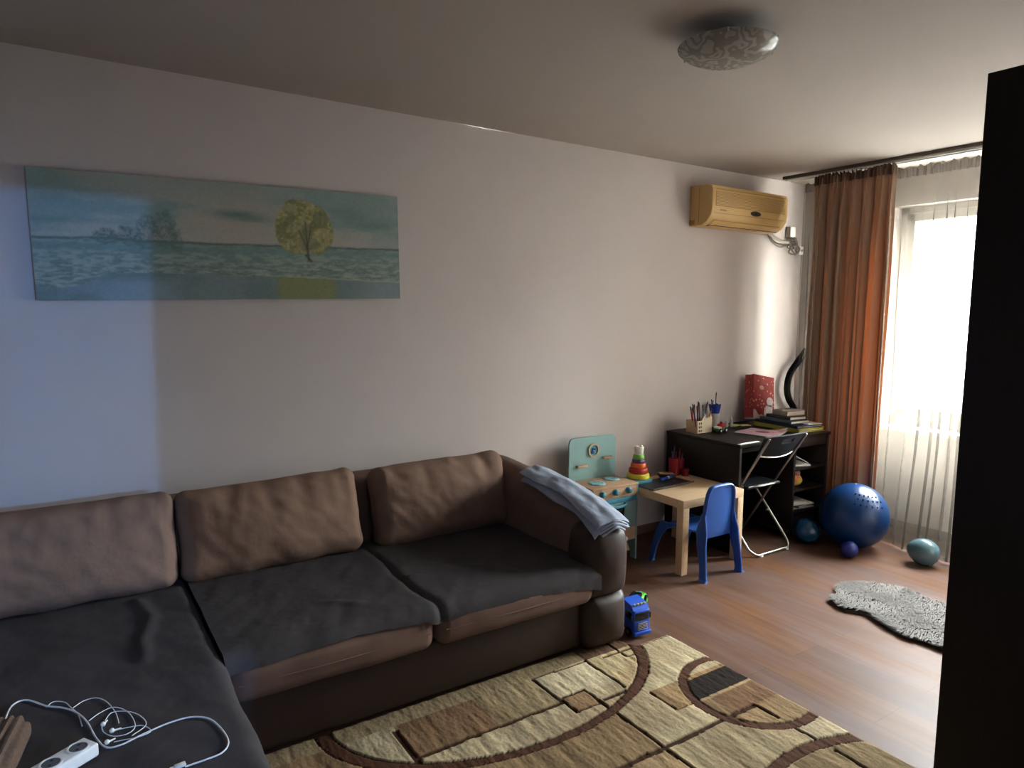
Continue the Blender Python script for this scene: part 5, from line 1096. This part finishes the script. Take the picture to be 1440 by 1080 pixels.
# ------------------------------------------------------------------ sheepskin
outl = [(3.382, 1.964), (3.41, 2.02), (3.50, 2.045), (3.58, 2.085), (3.66, 2.095), (3.74, 2.05), (3.82, 2.00), (3.885, 1.923), (3.885, 1.85), (3.857, 1.80), (3.85, 1.70), (3.86, 1.60), (3.93, 1.48), (3.92, 1.36), (3.82, 1.26), (3.70, 1.22), (3.56, 1.20), (3.42, 1.26), (3.33, 1.36), (3.335, 1.432), (3.345, 1.502), (3.313, 1.574), (3.322, 1.649), (3.367, 1.726), (3.40, 1.798), (3.378, 1.862), (3.350, 1.912)]
cxs = sum(p[0] for p in outl) / len(outl); cys = sum(p[1] for p in outl) / len(outl)
def inside(x, y, poly):
    r = False; n = len(poly); j = n - 1
    for i in range(n):
        xi, yi = poly[i]; xj, yj = poly[j]
        if (yi > y) != (yj > y) and x < (xj - xi) * (y - yi) / (yj - yi) + xi: r = not r
        j = i
    return r
sk = thing('sheepskin_rug', 'grey shaggy sheepskin rug on the wood floor near the window', 'rug', (cxs, cys, 0))
b = MB().prism([((x - cxs) * 0.985, (y - cys) * 0.985) for x, y in outl], 0.0, 0.007, 2); obj('hide', b, mat('hide_grey', '#65605d', 0.9), sk)
random.seed(11); b = MB(); vs = []; fs = []; cnt = 0
while cnt < 15000:
    x = random.uniform(3.28, 3.96); y = random.uniform(1.18, 2.12)
    if not inside(x, y, outl): continue
    cnt += 1; a = 2.4 + 2.2 * noise.noise(Vector((x * 7, y * 7, 0))) + random.uniform(-0.5, 0.5); ln = random.uniform(0.028, 0.045); w = random.uniform(0.003, 0.0055)
    dx, dy = math.cos(a), math.sin(a); px, py = -dy * w, dx * w; hh = 0.014 + random.uniform(0.003, 0.010); o = len(vs); x -= cxs; y -= cys
    vs += [(x - px, y - py, 0.010), (x + px, y + py, 0.010), (x + dx * ln * 0.5 + px * 0.8, y + dy * ln * 0.5 + py * 0.8, hh + 0.006), (x + dx * ln * 0.5 - px * 0.8, y + dy * ln * 0.5 - py * 0.8, hh + 0.006), (x + dx * ln, y + dy * ln, hh - 0.002)]
    fs += [[o, o + 1, o + 2, o + 3], [o + 3, o + 2, o + 4]]
b.add(vs, fs); fl = obj('fleece', b, mat('grey_fleece', '#6f6b68', 0.95, var=0.06, vscale=20, spec=0.2), sk, fix=False, sharp=3); fl['kind'] = 'stuff'

# ------------------------------------------------------------------ on the chaise
M_cord = mat('white_cord', '#d5d5d8', 0.4)
def zt(x, y): return 0.424 + wr(x, y, 11)
ps = thing('power_strip', 'white three-socket power strip lying on the chaise throw', 'power strip', (-0.105, 1.842, 0.432), R_(32.3))
b = MB().box((0, 0, 0.017), (0.152, 0.029, 0.017), 0.006, k=3, mid=(4, 2, 1)); obj('strip_body', b, M_white, ps)
for k in range(4):
    x = 0.118 - k * 0.066
    b = MB().lathe([(0.0245, 0.0), (0.0245, 0.0015), (0.0205, 0.0015), (0.0195, 0.0)], (x, 0, 0.0338), 28); s_ = obj('socket', b, M_white, ps)
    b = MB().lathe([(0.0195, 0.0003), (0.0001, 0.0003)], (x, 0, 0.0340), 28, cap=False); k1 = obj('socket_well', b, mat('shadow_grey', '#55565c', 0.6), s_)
    b = MB(); [b.cyl((x + dx, dy, 0.0342), (x + dx, dy, 0.0348), 0.0035, seg=10) for dx, dy in ((-0.007, -0.007), (0.007, 0.007))]; obj('pin_holes', b, M_black, s_)
def cord(pts, r, z=None): return MB().tube([(x, y, zt(x, y) + r + 0.0015) for (x, y) in pts], r, 8, sub=6)
usb = [(-.167, 2.155), (-.166, 2.216), (-.153, 2.283), (-.121, 2.297), (-.074, 2.238), (-.037, 2.204), (-.005, 2.152), (.018, 2.079), (.035, 1.995), (.055, 1.936), (.086, 1.926), (.128, 1.939), (.157, 1.948), (.201, 1.957), (.253, 1.956), (.293, 1.925), (.313, 1.862), (.319, 1.794), (.298, 1.761), (.255, 1.751), (.210, 1.748)]
t = thing('charging_cable', 'thick white charging cable looping across the chaise to a plug', 'cable', (0.1, 2.0, 0.43))
obj('cord', cord([(-.20, 1.95), (-.185, 2.07)] + usb, 0.0023), M_cord, t, world_coords=True)
b = MB().box((0.199, 1.7465, 0.4345), (0.013, 0.0065, 0.004), 0.002, rot=RZ(R_(5))); b.box((0.182, 1.745, 0.4345), (0.006, 0.0045, 0.0022), 0.001, rot=RZ(R_(5))); obj('connector', b, M_white, t, world_coords=True)
t = thing('earphones', 'thin white earphones tangled in loops on the chaise', 'earphones', (0.07, 2.03, 0.43))
e_ = [[(-.074, 2.233), (-.058, 2.254), (-.032, 2.238), (-.016, 2.191), (-.001, 2.14), (.006, 2.068)], [(-.012, 2.188), (.014, 2.213), (.044, 2.21), (.068, 2.168), (.085, 2.095), (.089, 2.034)], [(.022, 2.086), (.048, 2.114), (.083, 2.125), (.114, 2.077), (.125, 2.001), (.106, 1.972), (.074, 1.98), (.052, 2.015), (.05, 2.059)], [(.058, 2.063), (.077, 2.1), (.114, 2.081), (.141, 2.039), (.149, 1.986), (.113, 1.954)], [(.075, 2.005), (.108, 2.001), (.141, 1.989), (.157, 1.948), (.127, 1.937), (.096, 1.947), (.072, 1.953)]]
for q in e_: obj('cord', cord(q, 0.0013), M_cord, t, world_coords=True)
for (x, y, a) in ((.071, 2.0, 10), (.057, 1.955, 30), (.053, 2.041, 60)):
    b = MB().sph((x, y, zt(x, y) + 0.008), 0.0065, 14); b.cyl((x, y, zt(x, y) + 0.007), (x + 0.022 * math.cos(R_(a)), y + 0.022 * math.sin(R_(a)), zt(x, y) + 0.005), 0.0032, 0.002, 10); obj('earbud', b, M_white, t, world_coords=True)
# ribbed knitted slipper
t = thing('knitted_slipper', 'brown ribbed knitted slipper on the chaise at the bottom left corner', 'slipper', (-0.190, 1.94, 0.43), R_(-12))
def rib(q):
    q = q.copy(); q.z *= (1.0 if q.z < 0 else 1 - 0.25 * max(0, -q.y / 0.14)); d = q.normalized(); q += Vector((d.x, d.y, d.z)) * 0.0055 * math.cos(q.x * 2 * math.pi / 0.020); return q
b = MB().box((0, 0, 0.042), (0.062, 0.15, 0.042), 0.040, k=8, mid=(10, 20, 2), fn=rib); obj('knit_upper', b, mat('brown_knit', '#5e4a3c', 0.95, var=0.2, vscale=90, bump=0.6, bscale=260), t)
b = MB().box((0, 0, 0.006), (0.052, 0.14, 0.006), 0.005, k=2, mid=(2, 4, 1)); obj('sole', b, mat('dark_felt', '#2c2422', 0.95), t)
bpy.context.view_layer.update()
